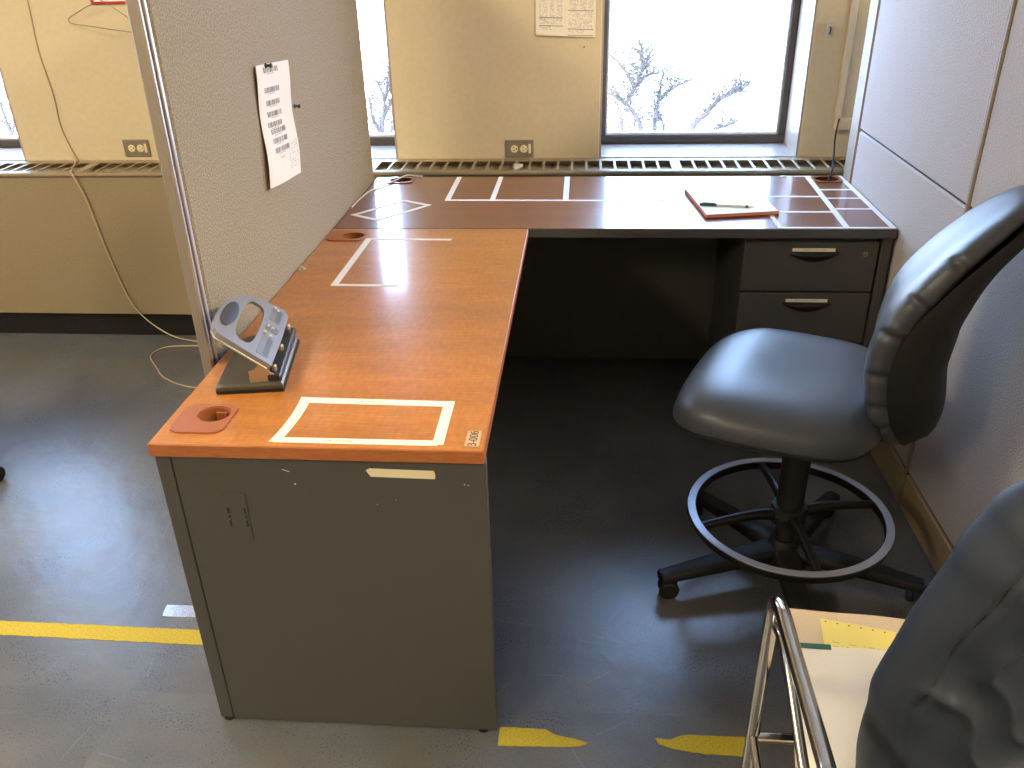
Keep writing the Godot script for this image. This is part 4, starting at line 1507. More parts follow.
func build_wall_things() -> void:
	var rr := RandomNumberGenerator.new()
	rr.seed = 77
	# barcode sheet on the tan partition
	var im := Image.create(256, 300, false, Image.FORMAT_RGB8)
	im.fill(Color(0.90, 0.87, 0.84))
	var bars := [[52, 8, 108], [46, 56, 112], [52, 88, 104], [50, 116, 106], [42, 142, 108], [54, 160, 112], [56, 184, 116], [58, 208, 118]]
	for b in bars:
		var x: int = b[0]
		while x < b[0] + b[2]:
			var w := rr.randi_range(2, 6)
			im.fill_rect(Rect2i(x, b[1], w, 13), Color(0.36, 0.33, 0.33))
			x += w + rr.randi_range(1, 4)
		im.fill_rect(Rect2i(b[0] + 20, b[1] + 15, 60, 2), Color(0.68, 0.64, 0.62))
	text_rows(im, Rect2i(172, 206, 74, 70), 6, Color(0.66, 0.63, 0.61), rr, 0.6)
	for k in 4:
		im.fill_rect(Rect2i(170 + k * 25, 204, 1, 74), Color(0.62, 0.6, 0.58))
	im.fill_rect(Rect2i(30, 232, 120, 1), Color(0.82, 0.78, 0.75))
	im.fill_rect(Rect2i(95, 234, 36, 3), Color(0.80, 0.62, 0.56))
	var t := thing("barcode_sheet", "white paper sheet of printed barcodes pinned to the tan partition", "paper", Vector3(LEFT_X + 0.001, 1.13, 1.08))
	var s := S()
	for side in [0.0, 1.0]:
		var g := []
		for i in 25:
			var row := []
			for j in 17:
				var u := j / 16.0
				var v := i / 24.0
				var p := Vector2(1.197, 1.294).lerp(Vector2(0.949, 1.278), u).lerp(Vector2(1.229, 1.002).lerp(Vector2(0.968, 0.980), u), v)
				var wav := 0.005 + 0.003 * sin(v * 9.0 + 0.6) * (0.4 + 0.6 * absf(u - 0.5) * 2.0) + 0.006 * v * v + 0.003 * sin(u * 5.0) * v
				row.append(Vector3(wav + 0.0003 * side, p.y - 1.13, p.x - 1.08 + 0.036 + 0.004 * sin(v * 8.0)))
			g.append(row)
		skin(s, g, Vector3(10.0 if side < 0.5 else -10.0, 0, 0), false, true)
	part("page", s, uv_mat(im), t)
	var pins := [[Vector3(LEFT_X, 1.286, 1.165), "dark green push pin at the top of the barcode sheet"], [Vector3(LEFT_X, 1.157, 0.985), "dark push pin at the edge of the barcode sheet"]]
	for p in pins:
		var pin := thing("push_pin", p[1], "pin", p[0])
		s = S()
		lathe(s, Vector3.ZERO, [Vector2(0, 0.026), Vector2(0.0055, 0.025), Vector2(0.006, 0.021), Vector2(0.0035, 0.018), Vector2(0.0035, 0.012), Vector2(0.0065, 0.010), Vector2(0.0065, 0.008), Vector2(0.0008, 0.007), Vector2(0.0008, 0.0)], 12, Basis(Vector3.FORWARD, PI / 2))
		part("head", s, mat(Color(0.10, 0.15, 0.14), 0.35), pin)
	# printed schedule on the pier
	im = Image.create(300, 390, false, Image.FORMAT_RGB8)
	im.fill(Color(0.88, 0.84, 0.76))
	var ink := Color(0.58, 0.54, 0.49)
	for e in [[18, 20, 40, 300], [72, 20, 20, 290], [106, 20, 26, 300], [168, 14, 44, 250], [220, 14, 34, 250], [262, 14, 22, 250]]:
		text_rows(im, Rect2i(e[0], e[1], e[2], e[3]), 6, ink, rr, 0.72)
	for e in [[16, 300, 120], [16, 340, 120], [160, 264, 128], [160, 352, 128], [160, 382, 128]]:
		im.fill_rect(Rect2i(e[0], e[1], e[2], 3), Color(0.36, 0.33, 0.30))
	text_rows(im, Rect2i(18, 306, 110, 30), 6, ink, rr, 0.6)
	text_rows(im, Rect2i(18, 345, 60, 14), 6, ink, rr, 0.8)
	text_rows(im, Rect2i(164, 272, 118, 74), 6, ink, rr, 0.6)
	text_rows(im, Rect2i(164, 358, 80, 18), 6, ink, rr, 0.7)
	im.fill_rect(Rect2i(148, 0, 1, 390), Color(0.78, 0.74, 0.67))
	t = thing("printed_notice", "printed two-column paper notice taped to the cream wall beside the window", "paper", Vector3(0.9725, 1.211, WALL_Z + 0.002))
	s = S()
	for side in [0.0, 1.0]:
		var g := []
		for i in 13:
			var row := []
			for j in 9:
				var u := j / 8.0
				var v := i / 12.0
				var p := Vector2(-0.114, 0.290).lerp(Vector2(0.116, 0.286), u).lerp(Vector2(-0.1165, 0.005).lerp(Vector2(0.1145, -0.006), u), v)
				row.append(Vector3(p.x, p.y, 0.001 + 0.007 * v * v * (0.5 + 0.5 * sin(u * 4.0)) + 0.0003 * side))
			g.append(row)
		skin(s, g, Vector3(0, 0.1, 10.0 if side < 0.5 else -10.0), false)
	part("page", s, uv_mat(im), t)
	# outlets
	outlet(Vector3(-0.859, 0.7915, WALL_Z), "steel outlet plate with two ivory sockets on the pier across the partition")
	outlet(Vector3(0.7845, 0.780, WALL_Z), "steel outlet plate with two ivory sockets above the heater behind the desk")
	# raceway, box and clip at the right of the window
	t = thing("cable_raceway", "cream vertical cable raceway on the wall right of the window", "raceway", Vector3(2.047, 0.895, WALL_Z))
	s = S()
	box(s, Vector3(0, 0.90, 0.010), Vector3(0.026, 1.80, 0.020), 0.004)
	part("cover", s, M.raceway_white, t)
	t = thing("surface_outlet_box", "cream surface outlet box at the foot of the cable raceway", "outlet", Vector3(2.073, 0.872, WALL_Z))
	s = S()
	box(s, Vector3(0, 0, 0.018), Vector3(0.072, 0.046, 0.036), 0.005)
	part("case", s, M.raceway_white, t)
	for xx in [-0.02, 0.02]:
		s = S()
		lathe(s, Vector3(xx, 0, 0.036), [Vector2(0, 0.001), Vector2(0.011, 0.001), Vector2(0.0115, 0)], 14, Basis(Vector3.RIGHT, PI / 2))
		part("socket", s, M.ivory, t)
	t = thing("wall_clip", "small white plastic clip on the wall right of the window", "clip", Vector3(1.970, 1.215, WALL_Z))
	s = S()
	box(s, Vector3(0, 0, 0.004), Vector3(0.022, 0.045, 0.008), 0.003)
	part("backplate", s, M.cable_white, t)
	s = S()
	tube(s, smooth_path([Vector3(0, 0.012, 0.008), Vector3(0.001, 0.008, 0.016), Vector3(0, -0.004, 0.017), Vector3(0, -0.012, 0.012)], 5), 0.0035, 8)
	part("hook", s, M.frame, t)
	# black cord from the box into the desk port
	s = S()
	tube(s, smooth_path([Vector3(2.045, 0.897, -0.160), Vector3(2.036, 0.868, -0.140), Vector3(2.026, 0.830, -0.110), Vector3(2.008, 0.792, -0.03), Vector3(1.988, 0.764, 0.05), Vector3(1.970, 0.748, 0.108), Vector3(1.957, 0.735, 0.134), Vector3(1.95, 0.70, 0.146), Vector3(1.948, 0.60, 0.148)], 8), 0.0032, 8)
	tag(part("power_cord", s, M.cable_black, self), "thin black cord from the surface outlet box into the desk port", "cord")
	# nail hole
	t = thing("wall_nail", "small dark nail in the cream wall below the printed notice", "nail", Vector3(1.044, 1.170, WALL_Z))
	s = S()
	lathe(s, Vector3.ZERO, [Vector2(0, 0.003), Vector2(0.003, 0.002), Vector2(0.0035, 0.0)], 10, Basis(Vector3.RIGHT, PI / 2))
	part("nail_head", s, M.frame, t)
	# notice with red border, coat hook and wire hanger on the left pier
	t = thing("red_bordered_sign", "white sign with a red border on the left pier", "sign", Vector3(-0.738, 1.357, WALL_Z))
	s = S()
	box(s, Vector3(0.0, 0.115, 0.002), Vector3(0.34, 0.22, 0.004))
	part("board", s, M.paper_white, t)
	s = S()
	for e in [[Vector3(0, 0.004, 0.0035), Vector3(0.350, 0.010, 0.006)], [Vector3(0, 0.226, 0.0035), Vector3(0.350, 0.010, 0.006)], [Vector3(-0.170, 0.115, 0.0035), Vector3(0.010, 0.212, 0.006)], [Vector3(0.170, 0.115, 0.0035), Vector3(0.010, 0.212, 0.006)]]:
		box(s, e[0], e[1], 0.001)
	part("border", s, M.red, t)
	t = thing("coat_hook", "small metal coat hook above the red bordered sign", "hook", Vector3(-0.872, 1.655, WALL_Z))
	s = S()
	box(s, Vector3(0, 0, 0.003), Vector3(0.02, 0.05, 0.006), 0.002)
	tube(s, smooth_path([Vector3(0, -0.01, 0.005), Vector3(0, -0.015, 0.035), Vector3(0, -0.005, 0.058), Vector3(0, 0.012, 0.062)], 6), 0.003, 8)
	part("peg", s, M.steel, t)
	s = S()
	var hp := Vector3(-0.872, 1.380, -0.150)
	tube(s, smooth_path([Vector3(-0.872, 1.637, -0.160), Vector3(-0.872, 1.655, -0.154), Vector3(-0.873, 1.64, -0.145), Vector3(-0.873, 1.5, -0.148), hp, Vector3(-0.935, 1.343, -0.165), Vector3(-1.000, 1.315, -0.182), Vector3(-1.016, 1.305, -0.186), Vector3(-1.009, 1.289, -0.185), Vector3(-0.92, 1.279, -0.160), Vector3(-0.76, 1.262, -0.118), Vector3(-0.69, 1.256, -0.10), Vector3(-0.675, 1.270, -0.097), Vector3(-0.70, 1.29, -0.104), Vector3(-0.805, 1.355, -0.134), hp + Vector3(0.003, 0.004, 0)], 6), 0.0016, 7)
	tag(part("wire_hanger", s, M.steel, self), "bent wire coat hanger hanging on the left pier", "hanger")
	# beige phone cable: down the pier, over the heater, along the floor and under the desk
	s = S()
	tube(s, smooth_path([Vector3(-1.18, 2.2, -0.197), Vector3(-1.17, 1.6, -0.196), Vector3(-1.175, 1.377, -0.196), Vector3(-1.184, 1.190, -0.195), Vector3(-1.170, 1.013, -0.195), Vector3(-1.174, 0.891, -0.195), Vector3(-1.150, 0.786, -0.192), Vector3(-1.120, 0.7455, -0.150), Vector3(-1.060, 0.7450, -0.01), Vector3(-1.030, 0.740, 0.041), Vector3(-1.001, 0.627, 0.036), Vector3(-0.978, 0.454, 0.033), Vector3(-0.950, 0.296, 0.032), Vector3(-0.924, 0.194, 0.034), Vector3(-0.882, 0.118, 0.038), Vector3(-0.815, 0.055, 0.042), Vector3(-0.740, 0.018, 0.052), Vector3(-0.660, 0.005, 0.060), Vector3(-0.56, 0.004, 0.085), Vector3(-0.58, 0.004, 0.108), Vector3(-0.66, 0.004, 0.110), Vector3(-0.755, 0.004, 0.128), Vector3(-0.785, 0.004, 0.185), Vector3(-0.770, 0.004, 0.240), Vector3(-0.703, 0.004, 0.328), Vector3(-0.629, 0.004, 0.416), Vector3(-0.493, 0.004, 0.489), Vector3(-0.3, 0.004, 0.50), Vector3(-0.1, 0.004, 0.48), Vector3(0.15, 0.004, 0.45)], 8), 0.0030, 7)
	tag(part("phone_cable", s, M.cable_beige, self), "thin beige cable running down the left pier and across the aisle floor", "cable")

func outlet(at: Vector3, label: String) -> void:
	var t := thing("outlet_plate", label, "outlet", at, 0.0, "wall outlets")
	var s := S()
	box(s, Vector3(0, 0, 0.003), Vector3(0.116, 0.072, 0.006), 0.004)
	part("plate", s, M.plate_steel, t)
	for xx in [-0.021, 0.018]:
		s = S()
		lathe(s, Vector3(xx, 0, 0.006), [Vector2(0, 0.0022), Vector2(0.0145, 0.0022), Vector2(0.0155, 0.001), Vector2(0.0155, 0)], 20, Basis(Vector3.RIGHT, PI / 2))
		var sock := part("socket", s, M.ivory, t)
		s = S()
		box(s, Vector3(xx - 0.002, 0.006, 0.0084), Vector3(0.008, 0.0022, 0.0006))
		part("slot", s, M.dark_gap, sock)
		s = S()
		box(s, Vector3(xx - 0.002, -0.006, 0.0084), Vector3(0.008, 0.0022, 0.0006))
		part("slot", s, M.dark_gap, sock)
		s = S()
		lathe(s, Vector3(xx + 0.009, 0, 0.0082), [Vector2(0, 0.0006), Vector2(0.0026, 0.0006), Vector2(0.0026, 0)], 10, Basis(Vector3.RIGHT, PI / 2))
		part("ground_hole", s, M.dark_gap, sock)
	s = S()
	box(s, Vector3(0.042, 0.001, 0.0075), Vector3(0.011, 0.038, 0.003), 0.001)
	part("rocker_switch", s, M.ivory, t)

# ------------------------------------------------------------------ things on the desks
func strip(parent: Node3D, a: Vector2, b: Vector2, w: float, m: Material, lift: float) -> void:
	# a tape strip between two points of the desk plane, square ended with slightly ragged cuts
	var s := S()
	var d := (b - a).normalized()
	var n := Vector2(-d.y, d.x) * w * 0.5
	var j := func(): return d * rng.randf_range(-0.0012, 0.0012)
	var poly := PackedVector2Array([a + n + j.call(), a + j.call(), a - n + j.call(), b - n + j.call(), b + j.call(), b + n + j.call()])
	prism(s, poly, lift, lift + 0.0004, Vector3(-parent.position.x, 0, -parent.position.z))
	part("tape_strip", s, m, parent)

func build_desk_things() -> void:
	var y := DESK_H + 0.0001
	# outline in the middle of the return's front
	var t := thing("tape_outline", "cream masking tape rectangle at the front of the orange desk return", "tape", Vector3(0.64, y, 1.97))
	strip(t, Vector2(0.490, 1.896), Vector2(0.797, 1.902), 0.022, M.tape, 0.0)
	strip(t, Vector2(0.484, 2.050), Vector2(0.790, 2.0505), 0.018, M.tape, 0.0)
	var bow := PackedVector2Array()
	for k in 11:
		bow.append(Vector2(0.484 - 0.010 * pow(k / 10.0, 2.0) + 0.004 * sin(PI * k / 10.0), 1.884 + 0.0175 * k) - Vector2(0.64, 1.97))
	for k in 11:
		var e := 10 - k
		bow.append(Vector2(0.506 - 0.011 * pow(e / 10.0, 2.0) + 0.003 * sin(PI * e / 10.0), 1.886 + 0.0170 * e) - Vector2(0.64, 1.97))
	var sb := S()
	prism(sb, bow, 0.0004, 0.0008)
	part("tape_strip", sb, M.tape, t)
	sb = S()
	for e in [[0.600, 1.899], [0.575, 2.0505]]:
		for k in 9:
			box(sb, Vector3(e[0] + 0.0065 * k - 0.64, 0.00042, e[1] - 1.97), Vector3(0.0022 + 0.002 * (k % 3), 0.0001, 0.0022 if k % 2 else 0.003))
	part("faint_print", sb, M.raceway, t).set_meta("kind", "stuff")
	strip(t, Vector2(0.790, 1.892), Vector2(0.791, 2.057), 0.021, M.tape, 0.0004)
	t = thing("tape_outline", "white tape outline at the rear of the orange desk return", "tape", Vector3(0.51, y, 1.06))
	strip(t, Vector2(0.385, 0.861), Vector2(0.648, 0.866), 0.016, M.tape_white, 0.0)
	strip(t, Vector2(0.389, 0.855), Vector2(0.385, 1.262), 0.019, M.tape_white, 0.0004)
	strip(t, Vector2(0.378, 1.255), Vector2(0.560, 1.257), 0.015, M.tape_white, 0.0)
	t = thing("tape_outline", "white tape diamond on the brown desk top in front of the left cable port", "tape", Vector3(0.39, y, 0.54))
	strip(t, Vector2(0.276, 0.606), Vector2(0.419, 0.428), 0.017, M.tape_white, 0.0)
	strip(t, Vector2(0.413, 0.428), Vector2(0.517, 0.489), 0.017, M.tape_white, 0.0004)
	strip(t, Vector2(0.519, 0.480), Vector2(0.372, 0.668), 0.017, M.tape_white, 0.0)
	strip(t, Vector2(0.378, 0.667), Vector2(0.270, 0.600), 0.017, M.tape_white, 0.0004)
	t = thing("tape_outline", "white tape bracket with three cross strips at the back of the brown desk", "tape", Vector3(0.85, y, 0.27))
	strip(t, Vector2(0.571, 0.098), Vector2(0.572, 0.424), 0.019, M.tape_white, 0.0004)
	strip(t, Vector2(0.733, 0.098), Vector2(0.731, 0.424), 0.018, M.tape_white, 0.0004)
	strip(t, Vector2(0.988, 0.098), Vector2(0.989, 0.424), 0.020, M.tape_white, 0.0004)
	strip(t, Vector2(0.563, 0.424), Vector2(1.35, 0.432), 0.016, M.tape_white, 0.0)
	t = thing("tape_outline", "white tape grid of small boxes at the right end of the brown desk", "tape", Vector3(1.84, y, 0.41))
	strip(t, Vector2(1.884, 0.102), Vector2(1.864, 0.745), 0.019, M.tape_white, 0.0004)
	strip(t, Vector2(2.003, 0.102), Vector2(2.003, 0.745), 0.018, M.tape_white, 0.0004)
	strip(t, Vector2(1.657, 0.30), Vector2(1.661, 0.745), 0.014, M.tape_white, 0.0004)
	strip(t, Vector2(1.80, 0.102), Vector2(2.010, 0.102), 0.012, M.tape_white, 0.0)
	strip(t, Vector2(1.655, 0.738), Vector2(2.010, 0.738), 0.014, M.tape_white, 0.0)
	strip(t, Vector2(1.66, 0.382), Vector2(1.872, 0.382), 0.016, M.tape_white, 0.0)
	strip(t, Vector2(1.66, 0.567), Vector2(1.866, 0.567), 0.016, M.tape_white, 0.0)
	strip(t, Vector2(1.88, 0.2925), Vector2(2.000, 0.2925), 0.015, M.tape_white, 0.0)
	strip(t, Vector2(1.877, 0.404), Vector2(2.000, 0.404), 0.015, M.tape_white, 0.0)
	strip(t, Vector2(1.873, 0.5325), Vector2(2.000, 0.5325), 0.015, M.tape_white, 0.0)
	# masking tape on the end panel
	t = thing("masking_tape_strip", "short strip of masking tape on the dark end panel of the return", "tape", Vector3(0.722, 0.678, 2.066))
	var s := S()
	var q := Basis(Vector3.RIGHT, Vector3(0, 0, 1), Vector3.UP)
	prism(s, PackedVector2Array([Vector2(-0.068, 0.006), Vector2(-0.061, 0.0105), Vector2(0.060, 0.0085), Vector2(0.0625, -0.001), Vector2(0.061, -0.0095), Vector2(-0.060, -0.0075), Vector2(-0.063, -0.002)]), -0.0008, 0.0003, Vector3.ZERO, q)
	part("tape_strip", s, M.masking, t)
	# sticker with room number
	t = thing("number_sticker", "small tan sticker with handwritten 3-006 at the corner of the orange desk", "sticker", Vector3(0.854, y, 2.031))
	s = S()
	prism(s, PackedVector2Array([Vector2(-0.013, -0.027), Vector2(0.013, -0.029), Vector2(0.013, 0.029), Vector2(-0.014, 0.027)]), 0.0, 0.0004)
	part("paper", s, mat(Color(0.74, 0.63, 0.46), 0.6), t)
	var tm := TextMesh.new()
	tm.text = "3-006"
	var font := SystemFont.new()
	font.font_names = PackedStringArray(["Droid Sans"])
	tm.font = font
	tm.font_size = 64
	tm.pixel_size = 0.00034
	tm.depth = 0.0003
	var txt := part_mesh("lettering", tm, M.rubber, t)
	txt.rotation_degrees = Vector3(-90, 90, 0)
	txt.position = Vector3(0.0, 0.0006, 0.0)
	# hole punch
	build_punch()
	# notepad on folders, pen
	t = thing("notepad", "white notepad on a red folder lying on the brown desk under the window", "notepad", Vector3(1.545, y, 0.465))
	var o := Vector2(1.545, 0.465)
	var cs := [Vector2(1.409, 0.325), Vector2(1.648, 0.290), Vector2(1.684, 0.605), Vector2(1.445, 0.648)]
	var layers := [["folder", 0.0, 0.0022, 0.0, Color(0.50, 0.13, 0.13)], ["folder", 0.0022, 0.0016, 0.0004, Color(0.60, 0.20, 0.17)], ["pad", 0.0039, 0.0076, 0.0006, Color(0.90, 0.62, 0.42)], ["folder", 0.0116, 0.0010, 0.0004, Color(0.80, 0.30, 0.33)], ["page", 0.0127, 0.0012, 0.0040, Color(0.93, 0.92, 0.91)]]
	for l in layers:
		s = S()
		var c := []
		for k in 4:
			c.append(cs[k] - o + (o - cs[k]).normalized() * l[3])
		sheet(s, c[0], c[1], c[2], c[3], l[1], l[2], 0.0, 4)
		part(l[0], s, mat(l[4], 0.6), t)
	t = thing("pen", "white stick pen with a green cap lying on the notepad", "pen", Vector3(1.525, y + 0.0183, 0.556), deg_to_rad(-11.0))
	s = S()
	lathe(s, Vector3.ZERO, [Vector2(0, 0.088), Vector2(0.0015, 0.086), Vector2(0.0035, 0.074), Vector2(0.0042, 0.070), Vector2(0.0042, -0.04), Vector2(0, -0.04)], 12, Basis(Vector3.FORWARD, PI / 2))
	part("barrel", s, mat(Color(0.93, 0.90, 0.84), 0.4), t)
	s = S()
	lathe(s, Vector3.ZERO, [Vector2(0, -0.0905), Vector2(0.0044, -0.090), Vector2(0.0052, -0.036), Vector2(0.0048, -0.035), Vector2(0, -0.035)], 12, Basis(Vector3.FORWARD, PI / 2))
	box(s, Vector3(-0.062, 0.0058, 0), Vector3(0.04, 0.002, 0.004), 0.0006)
	part("cap", s, mat(Color(0.16, 0.34, 0.13), 0.4), t)
	s = S()
	lathe(s, Vector3.ZERO, [Vector2(0.0044, 0.058), Vector2(0.0047, 0.059), Vector2(0.0047, 0.066), Vector2(0.0044, 0.067)], 12, Basis(Vector3.FORWARD, PI / 2))
	part("band", s, mat(Color(0.16, 0.34, 0.13), 0.4), t)
	# white lead across the brown desk top at the left port
	s = S()
	tube(s, smooth_path([Vector3(0.43, 0.742, 0.104), Vector3(0.405, 0.744, 0.108), Vector3(0.37, 0.750, 0.118), Vector3(0.335, 0.7435, 0.165), Vector3(0.29, 0.7405, 0.255), Vector3(0.262, 0.740, 0.34), Vector3(0.253, 0.7405, 0.45), Vector3(0.252, 0.7405, 0.53)], 8), 0.0028, 8)
	tag(part("white_lead", s, M.cable_white, self), "thin white lead lying past the left cable port on the brown desk", "cable")
	# cable clip at the partition
	t = thing("cable_clip", "tiny white cable clip at the foot of the tan partition on the orange desk", "clip", Vector3(0.262, y, 1.141), 0.4)
	s = S()
	box(s, Vector3(0, 0.0025, 0), Vector3(0.020, 0.005, 0.012), 0.0015)
	tube(s, PackedVector3Array([Vector3(-0.004, 0.007, -0.012), Vector3(0.0, 0.008, 0.0), Vector3(0.004, 0.007, 0.012)]), 0.003, 8)
	part("body", s, M.cable_white, t)
	# broken white chip on the heater
	t = thing("plastic_chip", "broken white plastic chip lying on the heater grille below the outlet", "chip", Vector3(0.786, 0.7401, -0.045))
	s = S()
	prism(s, PackedVector2Array([Vector2(-0.017, -0.034), Vector2(0.020, -0.034), Vector2(0.022, -0.012), Vector2(0.008, 0.020), Vector2(-0.006, 0.040), Vector2(-0.014, 0.034)]), 0.0, 0.006)
	part("shard", s, M.cable_white, t)
	t = thing("paper_scrap", "tiny white scrap at the back edge of the brown desk", "scrap", Vector3(1.792, y, 0.108), 0.3)
	s = S()
	prism(s, PackedVector2Array([Vector2(-0.014, -0.004), Vector2(0.012, -0.007), Vector2(0.015, 0.004), Vector2(-0.010, 0.007)]), 0.0, 0.003)
	part("shard", s, M.paper_white, t)

func build_punch() -> void:
	var t := thing("hole_punch", "grey metal three-hole punch with a raised cut-out handle on the orange desk", "hole punch", Vector3(0.415, DESK_H, 1.844), deg_to_rad(10.0))
	var s := S()
	# base outline (x, z)
	var base := PackedVector2Array()
	for p in [Vector2(0.022, 0.021), Vector2(0.024, -0.225), Vector2(0.006, -0.245)]:
		base.append(p)
	for i in 9:
		var a := deg_to_rad(-90.0 - 90.0 * i / 8.0)
		base.append(Vector2(-0.065 + cos(a) * 0.05, -0.195 + sin(a) * 0.055))
	for i in 4:
		var a := deg_to_rad(180.0 - 90.0 * i / 3.0)
		base.append(Vector2(-0.108 + cos(a) * 0.010, 0.008 + sin(a) * 0.010))
	prism(s, base, 0.0, 0.007)
	part("rubber_foot", s, M.rubber, t)
	s = S()
	var inner := PackedVector2Array()
	var cen := Vector2(-0.045, -0.11)
	for p in base:
		inner.append(p + (cen - p).normalized() * 0.003)
	prism(s, inner, 0.007, 0.014)
	var inner2 := PackedVector2Array()
	for p in base:
		inner2.append(p + (cen - p).normalized() * 0.010)
	prism(s, inner2, 0.014, 0.018)
	for i in inner.size():
		var j := (i + 1) % inner.size()
		var mid := (inner[i] + inner[j]) * 0.5 - cen
		flat(s, [Vector3(inner[i].x, 0.014, inner[i].y), Vector3(inner[j].x, 0.014, inner[j].y), Vector3(inner2[j].x, 0.018, inner2[j].y), Vector3(inner2[i].x, 0.018, inner2[i].y)], Vector3(mid.x, 0.3, mid.y))
	part("base", s, M.punch_base, t)
	# rail with the punch heads
	s = S()
	bx(s, Vector3(-0.010, 0.018, -0.235), Vector3(0.018, 0.034, 0.010), 0.003)
	var rail := part("rail", s, mat(Color(0.20, 0.20, 0.21), 0.35, 0.5), t)
	for z in [-0.222, -0.112, -0.012]:
		s = S()
		lathe(s, Vector3(0.003, 0.034, z), [Vector2(0, 0.014), Vector2(0.004, 0.013), Vector2(0.0055, 0.010), Vector2(0.0055, 0.0), Vector2(0.0, 0.0)], 14)
		part("punch_pin", s, M.brass, rail)
	# end brackets that hinge the handle
	for z in [0.006, -0.240]:
		s = S()
		var q := Basis(Vector3.RIGHT, Vector3(0, 0, 1), Vector3.UP)
		prism(s, PackedVector2Array([Vector2(-0.046, 0.018), Vector2(0.014, 0.018), Vector2(0.016, 0.026), Vector2(-0.004, 0.040), Vector2(-0.004, 0.058), Vector2(-0.018, 0.062), Vector2(-0.036, 0.046), Vector2(-0.046, 0.044)]), -0.0015, 0.0015, Vector3(0, 0, z), q)
		tube(s, PackedVector3Array([Vector3(-0.010, 0.050, z - 0.004), Vector3(-0.010, 0.050, z + 0.004)]), 0.006, 12)
		part("bracket", s, M.brass, t)
	# handle plate: u along the hinge (-z), w outwards to the left and up
	var th := deg_to_rad(40.0)
	var hd := Vector3(0, 0, -1)
	var od := Vector3(-cos(th), sin(th), 0)
	var up := Vector3(sin(th), cos(th), 0)
	var hinge := Vector3(0.0, 0.052, 0.012)
	var hb := Basis(hd, up, od)          # prism (a, t, b) -> a*hd + t*up + b*od
	var outer := [Vector2(0.0, 0.0), Vector2(0.0, 0.05), Vector2(0.0, 0.10), Vector2(0.006, 0.122), Vector2(0.03, 0.134), Vector2(0.07, 0.140), Vector2(0.11, 0.141), Vector2(0.15, 0.139), Vector2(0.19, 0.132), Vector2(0.225, 0.114), Vector2(0.250, 0.086), Vector2(0.262, 0.058), Vector2(0.272, 0.03), Vector2(0.276, 0.0), Vector2(0.18, -0.002), Vector2(0.09, -0.002)]
	var hc := Vector2(0.128, 0.074)
	var k := 48
	var o2 := PackedVector2Array()
	var h2 := PackedVector2Array()
	for i in k:
		var a := TAU * i / k
		var d := Vector2(cos(a), sin(a))
		var hit := hc
		for j in outer.size():
			var r = Geometry2D.segment_intersects_segment(hc, hc + d * 0.4, outer[j], outer[(j + 1) % outer.size()])
			if r != null:
				hit = r
		o2.append(hit)
		var e := squircle(a, 3.2)
		h2.append(hc + Vector2(e.x * 0.098, e.y * 0.0235))
	# the plate is domed a little towards its outer edge; build it as a ring between outline and hole
	s = S()
	for i in k:
		var j := (i + 1) % k
		for side in [0.0, 1.0]:
			var n := up if side > 0.5 else -up
			var tt: float = 0.0055 * side
			var p := []
			for e in [o2[i], o2[j], h2[j], h2[i]]:
				var bend := -0.010 * pow(clampf((e.y - 0.10) / 0.04, 0.0, 1.0), 2.0)
				p.append(hinge + hb * Vector3(e.x, tt + bend, e.y))
			tri(s, p[0], p[1], p[2], n, n, n)
			tri(s, p[0], p[2], p[3], n, n, n)
		for pr in [[o2, 1.0], [h2, -1.0]]:
			var a2: Vector2 = pr[0][i]
			var b2: Vector2 = pr[0][j]
			var md: Vector2 = ((a2 + b2) * 0.5 - hc) * float(pr[1])
			var low := -0.008 if pr[1] > 0 else -0.001
			var q := []
			for e in [[a2, low], [b2, low], [b2, 0.0055], [a2, 0.0055]]:
				var bend := -0.010 * pow(clampf((e[0].y - 0.10) / 0.04, 0.0, 1.0), 2.0)
				q.append(hinge + hb * Vector3(e[0].x, e[1] + bend, e[0].y))
			flat(s, q, hb * Vector3(md.x, 0, md.y))
	var handle := part("handle", s, M.punch_grey, t)
	# bright rolled edge under the near side
	s = S()
	var epts := []
	for e in [Vector2(0.0, 0.005), Vector2(0.0, 0.05), Vector2(0.0, 0.10), Vector2(0.006, 0.121), Vector2(0.03, 0.133)]:
		var bend := -0.010 * pow(clampf((e.y - 0.10) / 0.04, 0.0, 1.0), 2.0)
		epts.append(hinge + hb * Vector3(e.x - 0.0008, -0.006 + bend, e.y))
	tube(s, smooth_path(epts, 5), 0.0022, 8)
	part("rolled_edge", s, M.brass, handle)
	# thumb pad
	s = S()
	var g := []
	for i in 9:
		var v := i / 8.0
		var row := []
		for j in 28:
			var a := TAU * j / 28.0
			var r := sin(v * PI * 0.5)
			var e := Vector2(cos(a) * 0.060 * r, sin(a) * 0.0155 * r)
			var bend := -0.010 * pow(clampf((0.118 + e.y - 0.10) / 0.04, 0.0, 1.0), 2.0)
			row.append(hinge + hb * Vector3(0.118 + e.x, 0.0050 + bend + 0.0035 * cos(v * PI * 0.5), 0.118 + e.y))
		g.append(row)
	skin(s, g, hinge + hb * Vector3(0.118, -0.05, 0.118))
	part("thumb_pad", s, M.pad_blue, handle)
	# pressed channels beside the hinge with brass screws
	for e in [[0.19, 0.258], [0.018, 0.105]]:
		s = S()
		var rc := rounded(e[0], e[1], 0.012, 0.040, 0.006, 4)
		prism(s, rc, 0.0052, 0.0062, hinge, hb)
		part("channel", s, mat(Color(0.44, 0.44, 0.45), 0.35, 0.3), handle)
		s = S()
		rc = rounded(e[0] + 0.006, e[1] - 0.006, 0.015, 0.026, 0.004, 4)
		prism(s, rc, 0.0060, 0.0066, hinge, hb)
		part("channel_floor", s, mat(Color(0.33, 0.33, 0.34), 0.4, 0.3), handle)
	s = S()
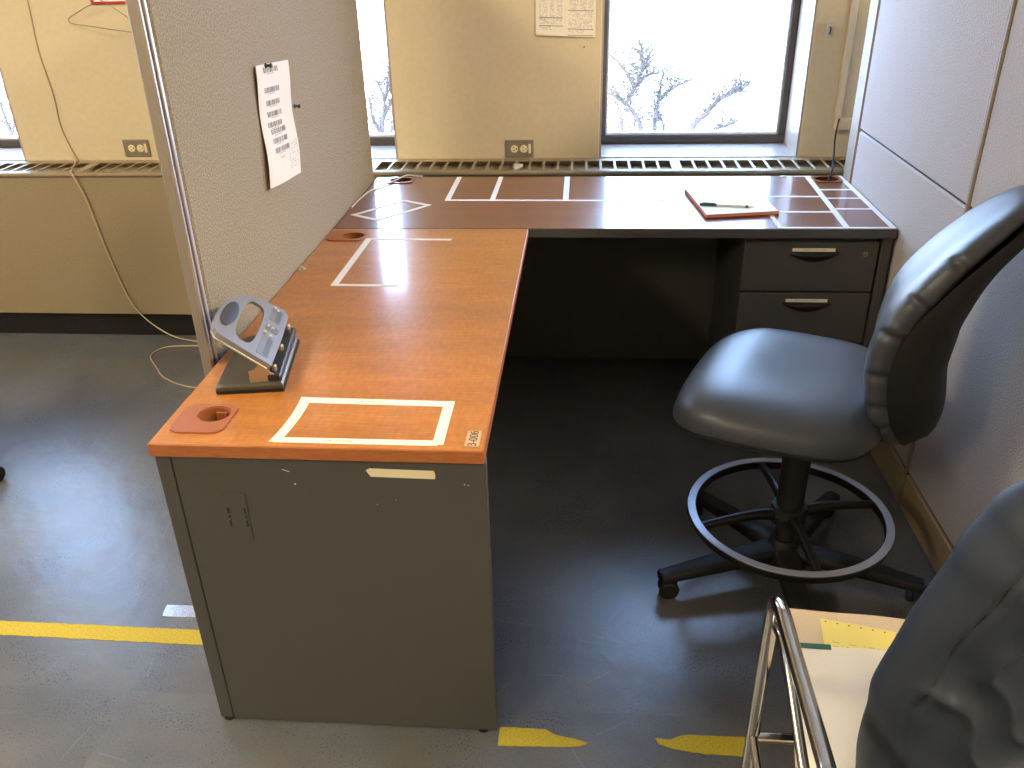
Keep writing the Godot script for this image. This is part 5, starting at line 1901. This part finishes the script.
	prism(s, rounded(0.135, 0.165, 0.010, 0.040, 0.006, 4), 0.0052, 0.0063, hinge, hb)
	part("channel", s, mat(Color(0.40, 0.40, 0.41), 0.35, 0.3), handle)
	for e in [Vector2(0.245, 0.028), Vector2(0.250, 0.036), Vector2(0.150, 0.025), Vector2(0.152, 0.036), Vector2(0.112, 0.024), Vector2(0.116, 0.038)]:
		s = S()
		lathe(s, hinge + hb * Vector3(e.x, 0.0062, e.y), [Vector2(0, 0.005), Vector2(0.003, 0.0045), Vector2(0.0045, 0.003), Vector2(0.005, 0.0)], 12, Basis(hd, up, od))
		part("rivet", s, M.brass, handle)

# ------------------------------------------------------------------ things on the floor
func ragged(poly: Array, amount: float, step: float) -> PackedVector2Array:
	var out := PackedVector2Array()
	for i in poly.size():
		var a: Vector2 = poly[i]
		var b: Vector2 = poly[(i + 1) % poly.size()]
		var n := maxi(1, int(a.distance_to(b) / step))
		var nr := (b - a).normalized().orthogonal()
		for k in n:
			out.append(a.lerp(b, float(k) / n) + nr * (rng.randf_range(-amount, amount) if k > 0 else 0.0))
	return out

func build_floor_things() -> void:
	var specs := [
		["long yellow floor tape strip crossing the aisle up to the dark grey desk side", [Vector2(-1.45, 1.790), Vector2(-0.456, 1.791), Vector2(0.30, 1.797), Vector2(0.30, 1.849), Vector2(-0.425, 1.840), Vector2(-1.45, 1.838)]],
		["short torn yellow floor tape beside the foot of the desk end panel", [Vector2(0.884, 2.053), Vector2(0.984, 2.052), Vector2(1.005, 2.066), Vector2(1.045, 2.073), Vector2(1.080, 2.084), Vector2(1.066, 2.092), Vector2(1.025, 2.097), Vector2(0.884, 2.103)]],
		["short torn yellow floor tape beside the chrome armchair leg", [Vector2(1.225, 2.062), Vector2(1.258, 2.064), Vector2(1.290, 2.050), Vector2(1.425, 2.048), Vector2(1.420, 2.098), Vector2(1.330, 2.098), Vector2(1.262, 2.088), Vector2(1.232, 2.078)]]]
	for e in specs:
		var c := Vector2.ZERO
		for p in e[1]:
			c += p / e[1].size()
		var t := thing("floor_tape", e[0], "tape", Vector3(c.x, 0.0, c.y), 0.0, "yellow floor tape")
		var s := S()
		prism(s, ragged(e[1].map(func(p): return p - c), 0.0012, 0.012), 0.0002, 0.0010)
		part("tape_strip", s, M.floor_tape, t)
	var t := thing("metal_plate", "small silver metal plate on the floor beside the desk", "plate", Vector3(0.05, 0.0, 1.733))
	var s := S()
	prism(s, PackedVector2Array([Vector2(-0.088, -0.021), Vector2(0.10, -0.023), Vector2(0.10, 0.020), Vector2(-0.081, 0.022)]), 0.0003, 0.004)
	part("plate", s, mat(Color(0.72, 0.73, 0.75), 0.25, 0.8), t)
